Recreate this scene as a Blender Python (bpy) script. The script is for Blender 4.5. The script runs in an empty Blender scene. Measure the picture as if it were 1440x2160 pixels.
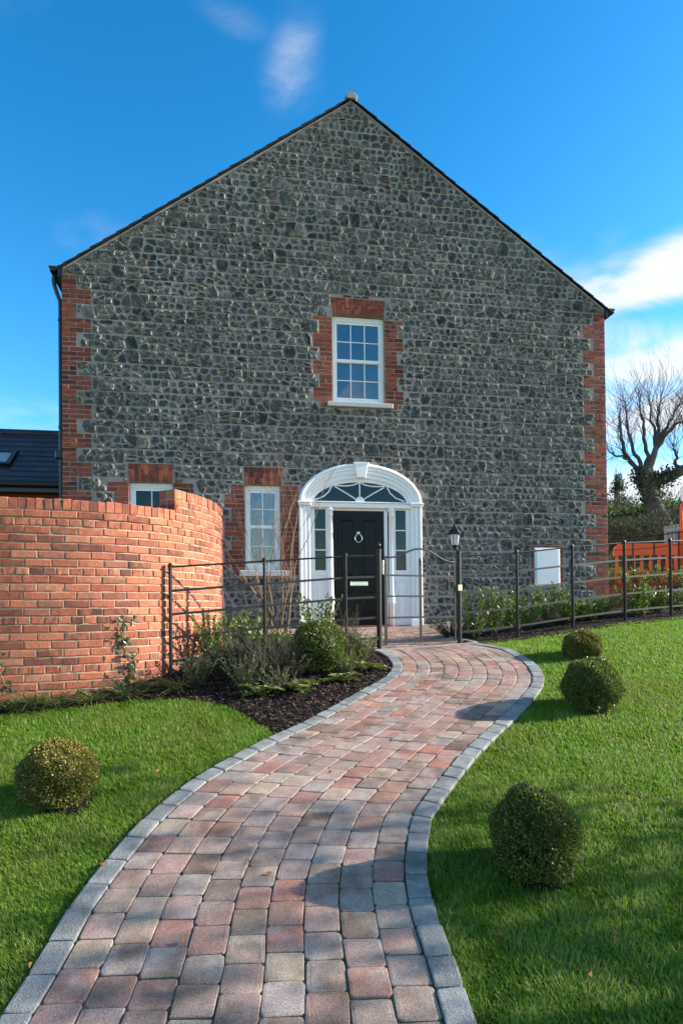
import bpy, math, random
import numpy as np
from math import sin, cos, pi, radians, sqrt, atan2
random.seed(7); RNG = np.random.default_rng(7)
S = bpy.context.scene
COL = S.collection

# ------------------------------------------------------------------ camera
EZ = 0.316                       # eye height above the house threshold
PITCH, ROLL, CY, FPX = 1.39e-2, -9.9e-3, 1268.1, 1340.0
cam_d = bpy.data.cameras.new('camera'); cam = bpy.data.objects.new('camera', cam_d); COL.objects.link(cam)
_r = np.array([1, 0, 0.]); _f = np.array([0, cos(PITCH), sin(PITCH)]); _u = np.array([0, -sin(PITCH), cos(PITCH)])
RGT = cos(ROLL)*_r + sin(ROLL)*_u; UPV = -sin(ROLL)*_r + cos(ROLL)*_u
from mathutils import Matrix, Vector
cam.matrix_world = Matrix(((RGT[0], UPV[0], -_f[0], 0), (RGT[1], UPV[1], -_f[1], 0), (RGT[2], UPV[2], -_f[2], EZ), (0, 0, 0, 1)))
cam_d.sensor_width = 36; cam_d.sensor_fit = 'AUTO'; cam_d.lens = FPX/2160*36
cam_d.shift_y = (CY-1080)/2160; cam_d.clip_start = 0.05; cam_d.clip_end = 3000
S.camera = cam

# ------------------------------------------------------------------ sky, sun, exposure
SUN_EL = radians(21); SUN_V = np.array([1.0, 0.13]); SUN_V /= np.linalg.norm(SUN_V)
W = bpy.data.worlds.new('World'); S.world = W; W.use_nodes = True
nt = W.node_tree; nt.nodes.clear()
def nd(t, ty, **k):
    n = t.nodes.new(ty)
    for a, b in k.items():
        if a.startswith('i_'): n.inputs[a[2:].replace('_', ' ')].default_value = b
        else: setattr(n, a, b)
    return n
def lk(t, a, b): t.links.new(a, b)
def math_n(t, op, a, b=None, c=None, clamp=False):
    n = t.nodes.new('ShaderNodeMath'); n.operation = op; n.use_clamp = clamp
    for i, v in enumerate((a, b, c)):
        if v is None: continue
        if isinstance(v, (int, float)): n.inputs[i].default_value = v
        else: lk(t, v, n.inputs[i])
    return n.outputs[0]
sky = nd(nt, 'ShaderNodeTexSky', sky_type='NISHITA', sun_disc=False)
sky.sun_elevation = SUN_EL; sky.sun_rotation = atan2(SUN_V[0], SUN_V[1]); sky.altitude = 50
sky.air_density = 1.0; sky.dust_density = 0.4; sky.ozone_density = 2.0
hs = nd(nt, 'ShaderNodeHueSaturation'); hs.inputs['Saturation'].default_value = 1.28; hs.inputs['Value'].default_value = 0.70; hs.inputs['Hue'].default_value = 0.492
gm = nd(nt, 'ShaderNodeGamma'); gm.inputs[1].default_value = 1.25; lk(nt, sky.outputs[0], gm.inputs[0]); lk(nt, gm.outputs[0], hs.inputs['Color'])
tc = nd(nt, 'ShaderNodeTexCoord'); sp = nd(nt, 'ShaderNodeSeparateXYZ'); lk(nt, tc.outputs['Generated'], sp.inputs[0])
CLOUD_OFF = (-7.39, 4.62, 1.77)
# cloud layer: noise on a plane overhead, thick near the horizon, thin wisps higher up
zz = math_n(nt, 'ADD', math_n(nt, 'MAXIMUM', sp.outputs[2], 0.0), 0.16)
cb = nd(nt, 'ShaderNodeCombineXYZ'); lk(nt, math_n(nt, 'DIVIDE', sp.outputs[0], zz), cb.inputs[0]); lk(nt, math_n(nt, 'DIVIDE', sp.outputs[1], zz), cb.inputs[1])
no = nd(nt, 'ShaderNodeTexNoise', i_Scale=1.35, i_Detail=9.0, i_Roughness=0.52); mpc = nd(nt, 'ShaderNodeMapping'); mpc.inputs['Location'].default_value = CLOUD_OFF; lk(nt, cb.outputs[0], mpc.inputs[0]); lk(nt, mpc.outputs[0], no.inputs['Vector'])
no2 = nd(nt, 'ShaderNodeTexNoise', i_Scale=4.0, i_Detail=12.0, i_Roughness=0.62, i_Distortion=0.9); mpn = nd(nt, 'ShaderNodeMapping'); mpn.inputs['Rotation'].default_value = (0, .5, .3); mpn.inputs['Scale'].default_value = (1, 1.4, 2.4); lk(nt, tc.outputs['Generated'], mpn.inputs[0]); lk(nt, mpn.outputs[0], no2.inputs['Vector'])
def blob(px, py, sx, sy, tilt=0.0):
    v = RGT*(px-720)/FPX + _f + UPV*(CY-py)/FPX; az0 = atan2(v[0], v[1]); el0 = atan2(v[2], math.hypot(v[0], v[1]))
    az = math_n(nt, 'ARCTAN2', sp.outputs[0], sp.outputs[1]); el = math_n(nt, 'ARCSINE', sp.outputs[2])
    da = math_n(nt, 'SUBTRACT', az, az0); de = math_n(nt, 'SUBTRACT', el, el0)
    a = math_n(nt, 'ADD', math_n(nt, 'MULTIPLY', da, cos(tilt)/sx), math_n(nt, 'MULTIPLY', de, sin(tilt)/sx))
    b = math_n(nt, 'ADD', math_n(nt, 'MULTIPLY', da, -sin(tilt)/sy), math_n(nt, 'MULTIPLY', de, cos(tilt)/sy))
    q = math_n(nt, 'ADD', math_n(nt, 'MULTIPLY', a, a), math_n(nt, 'MULTIPLY', b, b))
    return math_n(nt, 'POWER', 2.718, math_n(nt, 'MULTIPLY', q, -1.0))
BLOBS = [(1450, 550, .16, .036, .24, 1.35), (1320, 720, .10, .034, -.2, 1.1), (1400, 765, .16, .042, -.1, 1.4), (1390, 850, .2, .05, 0, 1.1), (1430, 1030, .3, .05, 0, .85), (620, 135, .055, .075, -.6, .36), (470, 22, .14, .025, -.2, .24), (60, 905, .25, .05, 0, .45), (1260, 600, .08, .028, .3, .7)]
dens = None
for px_, py_, sx, sy, tl, am in BLOBS:
    q = math_n(nt, 'MULTIPLY', blob(px_, py_, sx, sy, tl), am)
    dens = q if dens is None else math_n(nt, 'MAXIMUM', dens, q)
band = nd(nt, 'ShaderNodeMapRange'); lk(nt, sp.outputs[2], band.inputs[0])
for i, v in zip((1, 2, 3, 4), (0.02, 0.9, 0.75, 0.5)): band.inputs[i].default_value = v
hz = math_n(nt, 'MULTIPLY', band.outputs[0], math_n(nt, 'MULTIPLY', math_n(nt, 'SUBTRACT', no.outputs[0], 0.465), 5.0, clamp=True))
tex = math_n(nt, 'MULTIPLY', math_n(nt, 'SUBTRACT', no2.outputs[0], 0.5), 3.0)
d1 = math_n(nt, 'MULTIPLY', dens, math_n(nt, 'ADD', tex, 0.85))
cl = math_n(nt, 'MAXIMUM', d1, hz)
cr = nd(nt, 'ShaderNodeMapRange', interpolation_type='SMOOTHSTEP'); lk(nt, cl, cr.inputs[0]); cr.inputs[1].default_value = 0.1; cr.inputs[2].default_value = 0.95; cr.inputs[4].default_value = 0.94
mx = nd(nt, 'ShaderNodeMix', data_type='RGBA'); lk(nt, cr.outputs[0], mx.inputs[0]); lk(nt, hs.outputs[0], mx.inputs[6]); mx.inputs[7].default_value = (2.9, 2.95, 3.0, 1)
bg = nd(nt, 'ShaderNodeBackground'); bg.inputs[1].default_value = 0.135
lk(nt, mx.outputs[2], bg.inputs[0]); wo = nd(nt, 'ShaderNodeOutputWorld'); lk(nt, bg.outputs[0], wo.inputs[0])
sun_d = bpy.data.lights.new('sun', 'SUN'); sun_d.energy = 4.9; sun_d.angle = radians(.53); sun_d.color = (1, .93, .83)
sun = bpy.data.objects.new('sun', sun_d); COL.objects.link(sun)
sv = Vector((SUN_V[0]*cos(SUN_EL), SUN_V[1]*cos(SUN_EL), sin(SUN_EL)))
sun.rotation_euler = sv.to_track_quat('Z', 'Y').to_euler(); sun.location = (20, 6, 20)
S.view_settings.view_transform = 'Standard'; S.view_settings.look = 'None'; S.view_settings.gamma = 1; S.view_settings.use_curve_mapping = False
S.view_settings.exposure = 1.42
S.render.engine = 'CYCLES'; S.cycles.max_bounces = 6; S.cycles.use_denoising = True

# ------------------------------------------------------------------ materials
def mat(name, cols, rough=.7, nscale=18., namt=.3, bump=0., bscale=90., spec=.3, trans=0., blotch=0., metal=0., edge=None, ior=None, coat=0., grain=0., patch=None, ncol=None):
    """cols: list of linear colours picked by the piece's own random value"""
    m = bpy.data.materials.new(name); m.use_nodes = True; t = m.node_tree; t.nodes.clear()
    out = nd(t, 'ShaderNodeOutputMaterial'); p = nd(t, 'ShaderNodeBsdfPrincipled')
    p.inputs['Roughness'].default_value = rough; p.inputs['Specular IOR Level'].default_value = spec; p.inputs['Metallic'].default_value = metal
    if ior: p.inputs['IOR'].default_value = ior
    if coat: p.inputs['Coat Weight'].default_value = coat; p.inputs['Coat Roughness'].default_value = .08
    g = nd(t, 'ShaderNodeNewGeometry'); at = nd(t, 'ShaderNodeAttribute', attribute_name='rnd')
    def ramp(fac, shift=0):
        r = nd(t, 'ShaderNodeValToRGB'); c = r.color_ramp
        cs = cols[shift:]+cols[:shift]
        while len(c.elements) < len(cs): c.elements.new(.5)
        while len(c.elements) > len(cs): c.elements.remove(c.elements[-1])
        for i, q in enumerate(cs):
            c.elements[i].position = i/max(1, len(cs)-1); c.elements[i].color = (*q, 1)
        lk(t, fac, r.inputs[0]); return r.outputs[0]
    col = ramp(at.outputs['Fac'])
    off = nd(t, 'ShaderNodeVectorMath', operation='SCALE'); off.inputs[0].default_value = (37, 17, 29); lk(t, at.outputs['Fac'], off.inputs['Scale'])
    vec = nd(t, 'ShaderNodeVectorMath', operation='ADD'); lk(t, g.outputs['Position'], vec.inputs[0]); lk(t, off.outputs[0], vec.inputs[1])
    n1 = nd(t, 'ShaderNodeTexNoise', i_Scale=nscale, i_Detail=6.0, i_Roughness=.62); lk(t, vec.outputs[0], n1.inputs['Vector'])
    if blotch:
        f2 = math_n(t, 'FRACT', math_n(t, 'MULTIPLY', at.outputs['Fac'], 7.31)); c2 = ramp(f2)
        n2 = nd(t, 'ShaderNodeTexNoise', i_Scale=nscale*.55, i_Detail=3.0); lk(t, vec.outputs[0], n2.inputs['Vector'])
        fac = math_n(t, 'MULTIPLY', math_n(t, 'SUBTRACT', n2.outputs[0], .46), 6*blotch, clamp=True)
        x = nd(t, 'ShaderNodeMix', data_type='RGBA'); lk(t, fac, x.inputs[0]); lk(t, col, x.inputs[6]); lk(t, c2, x.inputs[7]); col = x.outputs[2]
    if patch:            # (colour, scale, lo, hi): patches of another colour that belong to the surface
        n4 = nd(t, 'ShaderNodeTexNoise', i_Scale=patch[1], i_Detail=4.0); lk(t, g.outputs['Position'], n4.inputs['Vector'])
        mr = nd(t, 'ShaderNodeMapRange'); lk(t, n4.outputs[0], mr.inputs[0]); mr.inputs[1].default_value = patch[2]; mr.inputs[2].default_value = patch[3]; mr.inputs[4].default_value = patch[4] if len(patch) > 4 else 1.0
        x = nd(t, 'ShaderNodeMix', data_type='RGBA'); lk(t, mr.outputs[0], x.inputs[0]); lk(t, col, x.inputs[6]); x.inputs[7].default_value = (*patch[0], 1); col = x.outputs[2]
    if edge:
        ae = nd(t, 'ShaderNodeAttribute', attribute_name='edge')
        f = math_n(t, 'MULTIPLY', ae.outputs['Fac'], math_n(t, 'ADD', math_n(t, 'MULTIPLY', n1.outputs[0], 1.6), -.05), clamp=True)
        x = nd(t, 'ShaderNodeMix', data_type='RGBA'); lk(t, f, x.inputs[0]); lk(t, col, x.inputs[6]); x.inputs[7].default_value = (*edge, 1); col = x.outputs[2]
    v = math_n(t, 'ADD', math_n(t, 'MULTIPLY', math_n(t, 'SUBTRACT', n1.outputs[0], .5), 2.6*namt), 1.0)
    if grain:
        n3 = nd(t, 'ShaderNodeTexNoise', i_Scale=260.0, i_Detail=3.0); lk(t, g.outputs['Position'], n3.inputs['Vector'])
        v = math_n(t, 'MULTIPLY', v, math_n(t, 'ADD', math_n(t, 'MULTIPLY', math_n(t, 'SUBTRACT', n3.outputs[0], .5), 3*grain), 1.0))
    vm = nd(t, 'ShaderNodeVectorMath', operation='SCALE'); lk(t, col, vm.inputs[0]); lk(t, v, vm.inputs['Scale']); col = vm.outputs[0]
    lk(t, col, p.inputs['Base Color'])
    if bump:
        b = nd(t, 'ShaderNodeBump'); b.inputs['Strength'].default_value = bump; b.inputs['Distance'].default_value = .01
        n5 = nd(t, 'ShaderNodeTexNoise', i_Scale=bscale, i_Detail=8.0, i_Roughness=.65); lk(t, vec.outputs[0], n5.inputs['Vector'])
        lk(t, n5.outputs[0], b.inputs['Height']); lk(t, b.outputs[0], p.inputs['Normal'])
    if trans:
        tr = nd(t, 'ShaderNodeBsdfTranslucent'); lk(t, col, tr.inputs[0]); ms = nd(t, 'ShaderNodeMixShader'); ms.inputs[0].default_value = trans
        lk(t, p.outputs[0], ms.inputs[1]); lk(t, tr.outputs[0], ms.inputs[2]); lk(t, ms.outputs[0], out.inputs[0])
    else: lk(t, p.outputs[0], out.inputs[0])
    return m
MT = dict(
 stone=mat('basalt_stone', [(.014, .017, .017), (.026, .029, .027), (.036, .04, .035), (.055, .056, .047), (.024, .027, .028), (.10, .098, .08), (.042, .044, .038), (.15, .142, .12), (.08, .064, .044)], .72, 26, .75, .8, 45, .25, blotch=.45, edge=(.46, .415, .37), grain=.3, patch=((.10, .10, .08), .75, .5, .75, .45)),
 mortar=mat('mortar', [(.37, .315, .275)], .95, 9, .22, .6, 70, .1, grain=.25, patch=((.25, .21, .185), .8, .42, .7)),
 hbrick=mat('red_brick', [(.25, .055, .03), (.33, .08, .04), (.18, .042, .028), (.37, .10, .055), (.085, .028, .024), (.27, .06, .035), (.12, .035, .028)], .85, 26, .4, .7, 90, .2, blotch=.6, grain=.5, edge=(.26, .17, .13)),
 hmortar=mat('brick_mortar', [(.25, .2, .165)], .95, 12, .2, .4, 80, .1, grain=.3),
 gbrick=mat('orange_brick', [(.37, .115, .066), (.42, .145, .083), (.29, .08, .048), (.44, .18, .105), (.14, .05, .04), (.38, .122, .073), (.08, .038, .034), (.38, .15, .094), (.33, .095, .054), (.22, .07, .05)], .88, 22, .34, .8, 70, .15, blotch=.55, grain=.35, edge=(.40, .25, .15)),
 gmortar=mat('garden_wall_mortar', [(.40, .30, .20)], .95, 14, .2, .5, 90, .1, grain=.3),
 paver=mat('cobble_paver', [(.34, .20, .165), (.39, .295, .21), (.315, .255, .22), (.38, .235, .195), (.26, .21, .18), (.35, .16, .12), (.36, .26, .195), (.18, .12, .09), (.39, .275, .225), (.30, .26, .23)], .95, 11, .42, .5, 330, .06, blotch=.8, grain=1.0, patch=((.12, .08, .055), 3.4, .53, .7, .7)),
 kerb=mat('kerb_stone_grey', [(.20, .20, .19), (.26, .26, .245), (.21, .21, .20), (.31, .305, .285)], .95, 12, .5, .9, 120, .05, blotch=.4, grain=.7, patch=((.10, .09, .075), 5., .52, .72, .55)),
 sand=mat('joint_sand', [(.16, .13, .09)], 1, 20, .6, .4, 90, .1, patch=((.035, .045, .015), 7., .42, .6)),
 concrete=mat('concrete_haunch', [(.3, .28, .25)], .95, 20, .3, .5, 60, .1),
 white=mat('white_paint', [(.88, .85, .81)], .42, 3, .02, 0, 1, .4),
 sill=mat('sill_concrete', [(.50, .49, .45)], .8, 18, .12, .3, 120, .2, grain=.2),
 door=mat('black_door_paint', [(.0045, .0045, .0055)], .3, 6, .1, .06, 40, .2),
 black=mat('black_metal', [(.007, .007, .007)], .42, 30, .4, .15, 80, .38, patch=((.018, .011, .008), 14., .6, .72)),
 plastic=mat('black_plastic', [(.012, .012, .014)], .35, 10, .1, 0, 1, .5),
 chrome=mat('chrome', [(.75, .75, .76)], .18, 10, .03, 0, 1, .5, metal=1),
 glass=mat('window_glass', [(.020, .028, .042)], .03, 1.5, .25, .0, 1, .9, ior=1.9),
 dglass=mat('dark_glass', [(.006, .007, .008)], .03, 1.5, .25, .0, 1, .5, ior=1.5),
 frost=mat('lamp_glass', [(.7, .72, .74)], .2, 8, .1, 0, 1, .5, trans=.4),
 slate=mat('roof_slate', [(.018, .022, .034), (.026, .03, .044), (.014, .017, .027), (.034, .038, .052)], .5, 14, .3, .35, 60, .4),
 dslate=mat('verge_slate', [(.012, .012, .013), (.022, .022, .023)], .7, 14, .3, .4, 50, .25),
 gasbox=mat('meter_box_white', [(.80, .79, .77)], .5, 4, .05, 0, 1, .35, patch=((.7, .69, .67), 5., .55, .8)),
 soil=mat('lawn_soil', [(.06, .085, .02)], 1, 14, .5, .7, 60, .05),
 mulch=mat('bark_mulch', [(.018, .011, .008), (.04, .023, .016), (.07, .042, .03), (.13, .085, .06), (.024, .015, .012)], .9, 40, .4, .5, 80, .2),
 mulchbed=mat('mulch_soil', [(.014, .010, .008)], 1, 30, .5, 1, 60, .1),
 grass=mat('grass_blades', [(.11, .235, .012), (.14, .295, .015), (.17, .33, .02), (.115, .25, .015), (.23, .35, .04), (.36, .35, .13), (.30, .24, .12)], .5, 1.1, .42, 0, 1, .3, trans=.5, patch=((.22, .245, .045), 1.3, .5, .75, .6)),
 box=mat('box_leaves', [(.055, .085, .016), (.085, .125, .022), (.115, .155, .028), (.16, .19, .035), (.065, .10, .02), (.26, .23, .05)], .36, 3, .4, 0, 1, .45, trans=.3),
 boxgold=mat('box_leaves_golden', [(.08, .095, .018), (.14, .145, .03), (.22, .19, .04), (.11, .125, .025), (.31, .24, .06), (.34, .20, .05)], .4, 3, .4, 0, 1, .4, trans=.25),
 laurel=mat('laurel_leaves', [(.09, .145, .025), (.15, .22, .04), (.20, .27, .055), (.11, .17, .028), (.25, .29, .07)], .45, 4, .25, 0, 1, .4, trans=.25),
 lime=mat('fresh_leaves', [(.10, .17, .03), (.14, .21, .04), (.18, .24, .05), (.09, .15, .03)], .4, 4, .2, 0, 1, .4, trans=.3),
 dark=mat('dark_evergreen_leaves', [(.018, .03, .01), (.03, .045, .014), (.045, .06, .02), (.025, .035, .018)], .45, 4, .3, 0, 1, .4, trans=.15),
 olive=mat('euphorbia_leaves', [(.08, .10, .045), (.12, .14, .06), (.16, .15, .06), (.06, .08, .04), (.15, .09, .04)], .6, 4, .25, 0, 1, .25, trans=.2),
 fern=mat('fern_fronds', [(.08, .13, .025), (.12, .165, .03), (.15, .19, .04), (.16, .14, .04)], .5, 4, .25, 0, 1, .3, trans=.3),
 strap=mat('strap_leaves', [(.06, .10, .022), (.085, .14, .03), (.12, .17, .045), (.20, .19, .08), (.06, .095, .025)], .4, 4, .25, 0, 1, .4, trans=.2),
 ivy=mat('ivy_leaves', [(.02, .04, .014), (.035, .06, .02), (.05, .08, .03), (.025, .045, .018)], .35, 30, .4, 0, 1, .45, trans=.15),
 twig=mat('lavender_twigs', [(.055, .045, .033), (.085, .075, .055), (.04, .034, .026), (.12, .105, .08)], .9, 20, .3, 0, 1, .1),
 wood=mat('birch_stems', [(.17, .115, .075), (.23, .165, .11), (.13, .085, .06)], .8, 16, .3, .2, 40, .2),
 bark=mat('tree_bark', [(.10, .085, .068), (.14, .12, .096)], .95, 7, .6, 1.0, 9, .1, patch=((.045, .055, .03), 3., .52, .68, .6)),
 twigdark=mat('bare_twigs', [(.08, .066, .055), (.12, .10, .085)], .95, 7, .3, 0, 1, .1),
 scrub=mat('scrub_leaves', [(.045, .05, .03), (.07, .08, .045), (.09, .095, .06), (.05, .058, .03), (.12, .115, .075)], .8, 2, .3, 0, 1, .1, trans=.15),
 hill=mat('hill_grass', [(.075, .09, .03)], 1, .7, .5, .6, 6, .05, patch=((.07, .055, .03), .8, .45, .6)),
 orange=mat('orange_plastic', [(.85, .11, .018)], .45, 3, .06, 0, 1, .4),
 pale=mat('weathered_wood', [(.3, .29, .27), (.4, .39, .36)], .9, 9, .2, .3, 30, .1),
 greypanel=mat('grey_panel', [(.42, .44, .46)], .5, 3, .05, 0, 1, .3),
 leaf=mat('fallen_leaf', [(.17, .07, .03), (.24, .11, .05), (.12, .06, .035)], .8, 20, .2, 0, 1, .2),
 drain=mat('drain_metal', [(.02, .02, .02)], .5, 10, .2, 0, 1, .4),
)

# ------------------------------------------------------------------ mesh helpers
def mesh(name, V, F, m, rnd=None, edge=None, smooth=False):
    V = np.asarray(V, dtype=np.float32).reshape(-1, 3); me = bpy.data.meshes.new(name)
    if isinstance(F, np.ndarray):
        n, k = F.shape; me.vertices.add(len(V)); me.vertices.foreach_set('co', V.ravel())
        me.loops.add(n*k); me.loops.foreach_set('vertex_index', F.ravel().astype(np.int32))
        me.polygons.add(n); me.polygons.foreach_set('loop_start', np.arange(0, n*k, k, dtype=np.int32))
        me.update(calc_edges=True); me.validate()
    else: me.from_pydata(V.tolist(), [], F); me.update()
    a = me.attributes.new('rnd', 'FLOAT', 'POINT')
    r = np.full(len(V), random.random(), np.float32) if rnd is None else (np.full(len(V), rnd, np.float32) if np.isscalar(rnd) else np.asarray(rnd, np.float32))
    a.data.foreach_set('value', r)
    if edge is not None:
        a = me.attributes.new('edge', 'FLOAT', 'POINT'); a.data.foreach_set('value', np.asarray(edge, np.float32))
    if smooth: me.shade_smooth()
    me.materials.append(MT[m] if isinstance(m, str) else m)
    return me
def obj(name, V, F, m, parent=None, rnd=None, edge=None, smooth=False, loc=None, kind=None, label=None, cat=None, group=None):
    o = bpy.data.objects.new(name, mesh(name, V, F, m, rnd, edge, smooth)); COL.objects.link(o)
    if parent is not None: o.parent = parent
    if loc is not None: o.location = loc
    for k, v in (('kind', kind), ('label', label), ('category', cat), ('group', group)):
        if v: o[k] = v
    return o
def piece(name, V, F, m, parent, rnd=None, edge=None, smooth=False, label=None):
    V = np.asarray(V, float); c = V.mean(0)
    return obj(name, V-c, F, m, parent, rnd, edge, smooth, loc=tuple(c), label=label)
def thing(name, label, cat, loc=(0, 0, 0), rot=0, group=None):
    o = bpy.data.objects.new(name, None); COL.objects.link(o); o.location = loc; o.rotation_euler = (0, 0, rot)
    o.empty_display_size = .2; o['label'] = label; o['category'] = cat
    if group: o['group'] = group
    return o
def join(parts):
    """[(V,F)] or [(V,F,rnd)] or [(V,F,rnd,edge)] -> V,F,rnd,edge"""
    V, F, R, E, n = [], [], [], [], 0
    for p in parts:
        v = np.asarray(p[0], float); V.append(v); F.extend([tuple(int(i)+n for i in f) for f in p[1]])
        r = p[2] if len(p) > 2 else .5; R.append(np.full(len(v), r) if np.isscalar(r) else r)
        E.append(p[3] if len(p) > 3 and p[3] is not None else np.zeros(len(v))); n += len(v)
    return np.concatenate(V), F, np.concatenate(R), np.concatenate(E)
def box(x0, x1, y0, y1, z0, z1):
    V = [(x, y, z) for z in (z0, z1) for y in (y0, y1) for x in (x0, x1)]
    F = [(0, 2, 3, 1), (4, 5, 7, 6), (0, 1, 5, 4), (2, 6, 7, 3), (0, 4, 6, 2), (1, 3, 7, 5)]
    return np.array(V, float), F
def bbox(x0, x1, y0, y1, z0, z1, b=.004):
    """box with chamfered edges"""
    V = []; xs, ys, zs = (x0, x1), (y0, y1), (z0, z1)
    idx = {}
    for i in (0, 1):
        for j in (0, 1):
            for k in (0, 1):
                sx, sy, sz = (b if i == 0 else -b), (b if j == 0 else -b), (b if k == 0 else -b)
                for a, q in enumerate(((xs[i], ys[j]+sy, zs[k]+sz), (xs[i]+sx, ys[j], zs[k]+sz), (xs[i]+sx, ys[j]+sy, zs[k]))):
                    idx[i, j, k, a] = len(V); V.append(q)
    F = []
    def add(*f): F.append(f)
    I = lambda i, j, k, a: idx[i, j, k, a]
    for s in (0, 1):
        add(*(I(s, j, k, 0) for j, k in ((0, 0), (0, 1), (1, 1), (1, 0))))
        add(*(I(i, s, k, 1) for i, k in ((0, 0), (1, 0), (1, 1), (0, 1))))
        add(*(I(i, j, s, 2) for i, j in ((0, 0), (0, 1), (1, 1), (1, 0))))
    for p in (0, 1):
        for q in (0, 1):
            add(I(p, q, 0, 0), I(p, q, 1, 0), I(p, q, 1, 1), I(p, q, 0, 1))
            add(I(p, 0, q, 0), I(p, 1, q, 0), I(p, 1, q, 2), I(p, 0, q, 2))
            add(I(0, p, q, 1), I(1, p, q, 1), I(1, p, q, 2), I(0, p, q, 2))
    for i in (0, 1):
        for j in (0, 1):
            for k in (0, 1): add(I(i, j, k, 0), I(i, j, k, 1), I(i, j, k, 2))
    return np.array(V, float), F
def frames(P):
    P = np.asarray(P, float); T = np.gradient(P, axis=0); T /= np.linalg.norm(T, axis=1)[:, None]+1e-12
    N = []; n = np.cross(T[0], [0.31, .2, .93]); n /= np.linalg.norm(n)+1e-12
    for t in T:
        n = n-t*(n@t); n /= np.linalg.norm(n)+1e-12; N.append(n)
    N = np.array(N); return T, N, np.cross(T, N)
def tube(P, R, n=6, cap=True):
    P = np.asarray(P, float); R = np.full(len(P), R) if np.isscalar(R) else np.asarray(R)
    T, N, B = frames(P); a = np.arange(n)*2*pi/n
    V = (P[:, None]+R[:, None, None]*(np.cos(a)[None, :, None]*N[:, None]+np.sin(a)[None, :, None]*B[:, None])).reshape(-1, 3)
    F = [(i*n+j, i*n+(j+1) % n, (i+1)*n+(j+1) % n, (i+1)*n+j) for i in range(len(P)-1) for j in range(n)]
    if cap: F += [tuple(range(n-1, -1, -1)), tuple(range((len(P)-1)*n, len(P)*n))]
    return V, F
def bar(p, q, w, h, up=(0, 0, 1)):
    """rectangular bar from p to q: w across, h along up"""
    p, q = np.array(p, float), np.array(q, float); t = q-p; t /= np.linalg.norm(t); up = np.array(up, float)
    s = np.cross(t, up); s /= np.linalg.norm(s); u = np.cross(s, t)
    V = [b+s*sx*w/2+u*su*h/2 for b in (p, q) for sx, su in ((-1, -1), (1, -1), (1, 1), (-1, 1))]
    return np.array(V), [(0, 3, 2, 1), (4, 5, 6, 7), (0, 1, 5, 4), (1, 2, 6, 5), (2, 3, 7, 6), (3, 0, 4, 7)]
def lathe(prof, n=14, c=(0, 0, 0)):
    a = np.arange(n)*2*pi/n; V = [(c[0]+r*cos(t), c[1]+r*sin(t), c[2]+z) for r, z in prof for t in a]
    F = [(i*n+j, i*n+(j+1) % n, (i+1)*n+(j+1) % n, (i+1)*n+j) for i in range(len(prof)-1) for j in range(n)]
    return np.array(V, float), F+[tuple(range(n-1, -1, -1)), tuple(range((len(prof)-1)*n, len(prof)*n))]
def shrink(P, d):
    c = P.mean(0); v = c-P; L = np.linalg.norm(v, axis=1)[:, None]; return P+v*np.minimum(d/np.maximum(L, 1e-6), .6)
def prism(poly, back, front, ch=.006, chd=.006, tilt=0.0):
    """polygon in the (u, z) plane of a wall, from out=back to out=front, front edges chamfered; local y = -out. last ring is the face"""
    P = np.asarray(poly, float); n = len(P); Q = shrink(P, ch)
    f2 = np.full(n, front)+(RNG.uniform(-tilt, tilt, n) if tilt else 0)
    V = [(u, -back, z) for u, z in P]+[(u, -(front-chd), z) for u, z in P]+[(u, -o, z) for (u, z), o in zip(Q, f2)]
    F = []
    A = sum(P[i][0]*P[(i+1) % n][1]-P[(i+1) % n][0]*P[i][1] for i in range(n))
    for r in (0, 1):
        for i in range(n):
            j = (i+1) % n; f = (r*n+i, r*n+j, (r+1)*n+j, (r+1)*n+i); F.append(f if A > 0 else f[::-1])
    F.append(tuple(range(2*n, 3*n)) if A > 0 else tuple(range(3*n-1, 2*n-1, -1)))
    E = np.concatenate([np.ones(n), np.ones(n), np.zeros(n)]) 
    return np.array(V, float), F, E
def rough_rect(u0, u1, z0, z1, j=.003):
    """brick outline with slightly worn corners"""
    c = .006; P = [(u0+c, z0), (u1-c, z0), (u1, z0+c), (u1, z1-c), (u1-c, z1), (u0+c, z1), (u0, z1-c), (u0, z0+c)]
    return np.array(P)+RNG.uniform(-j, j, (8, 2))
def leaves(P, D, L, Wd, fold=.25, jit=.3):
    """one folded four-point leaf per point P growing along D; -> V, F(np), rnd"""
    P = np.asarray(P, float); n = len(P); D = np.asarray(D, float)+RNG.normal(0, jit, (n, 3)); D /= np.linalg.norm(D, axis=1)[:, None]+1e-9
    A = RNG.normal(0, 1, (n, 3)); Sd = np.cross(D, A); Sd /= np.linalg.norm(Sd, axis=1)[:, None]+1e-9; Nn = np.cross(Sd, D)
    L = np.asarray(L)*RNG.uniform(.7, 1.25, n); w = np.asarray(Wd)*RNG.uniform(.8, 1.2, n)
    L = L[:, None]; w = w[:, None]
    V = np.stack([P, P+D*L*.5+Sd*w/2+Nn*w*fold, P+D*L, P+D*L*.5-Sd*w/2+Nn*w*fold], 1).reshape(-1, 3)
    b = np.arange(n)[:, None]*4; F = np.concatenate([b+[[0, 1, 2]], b+[[0, 2, 3]]]).astype(np.int32)
    return V, F, np.repeat(RNG.random(n), 4)
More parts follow.
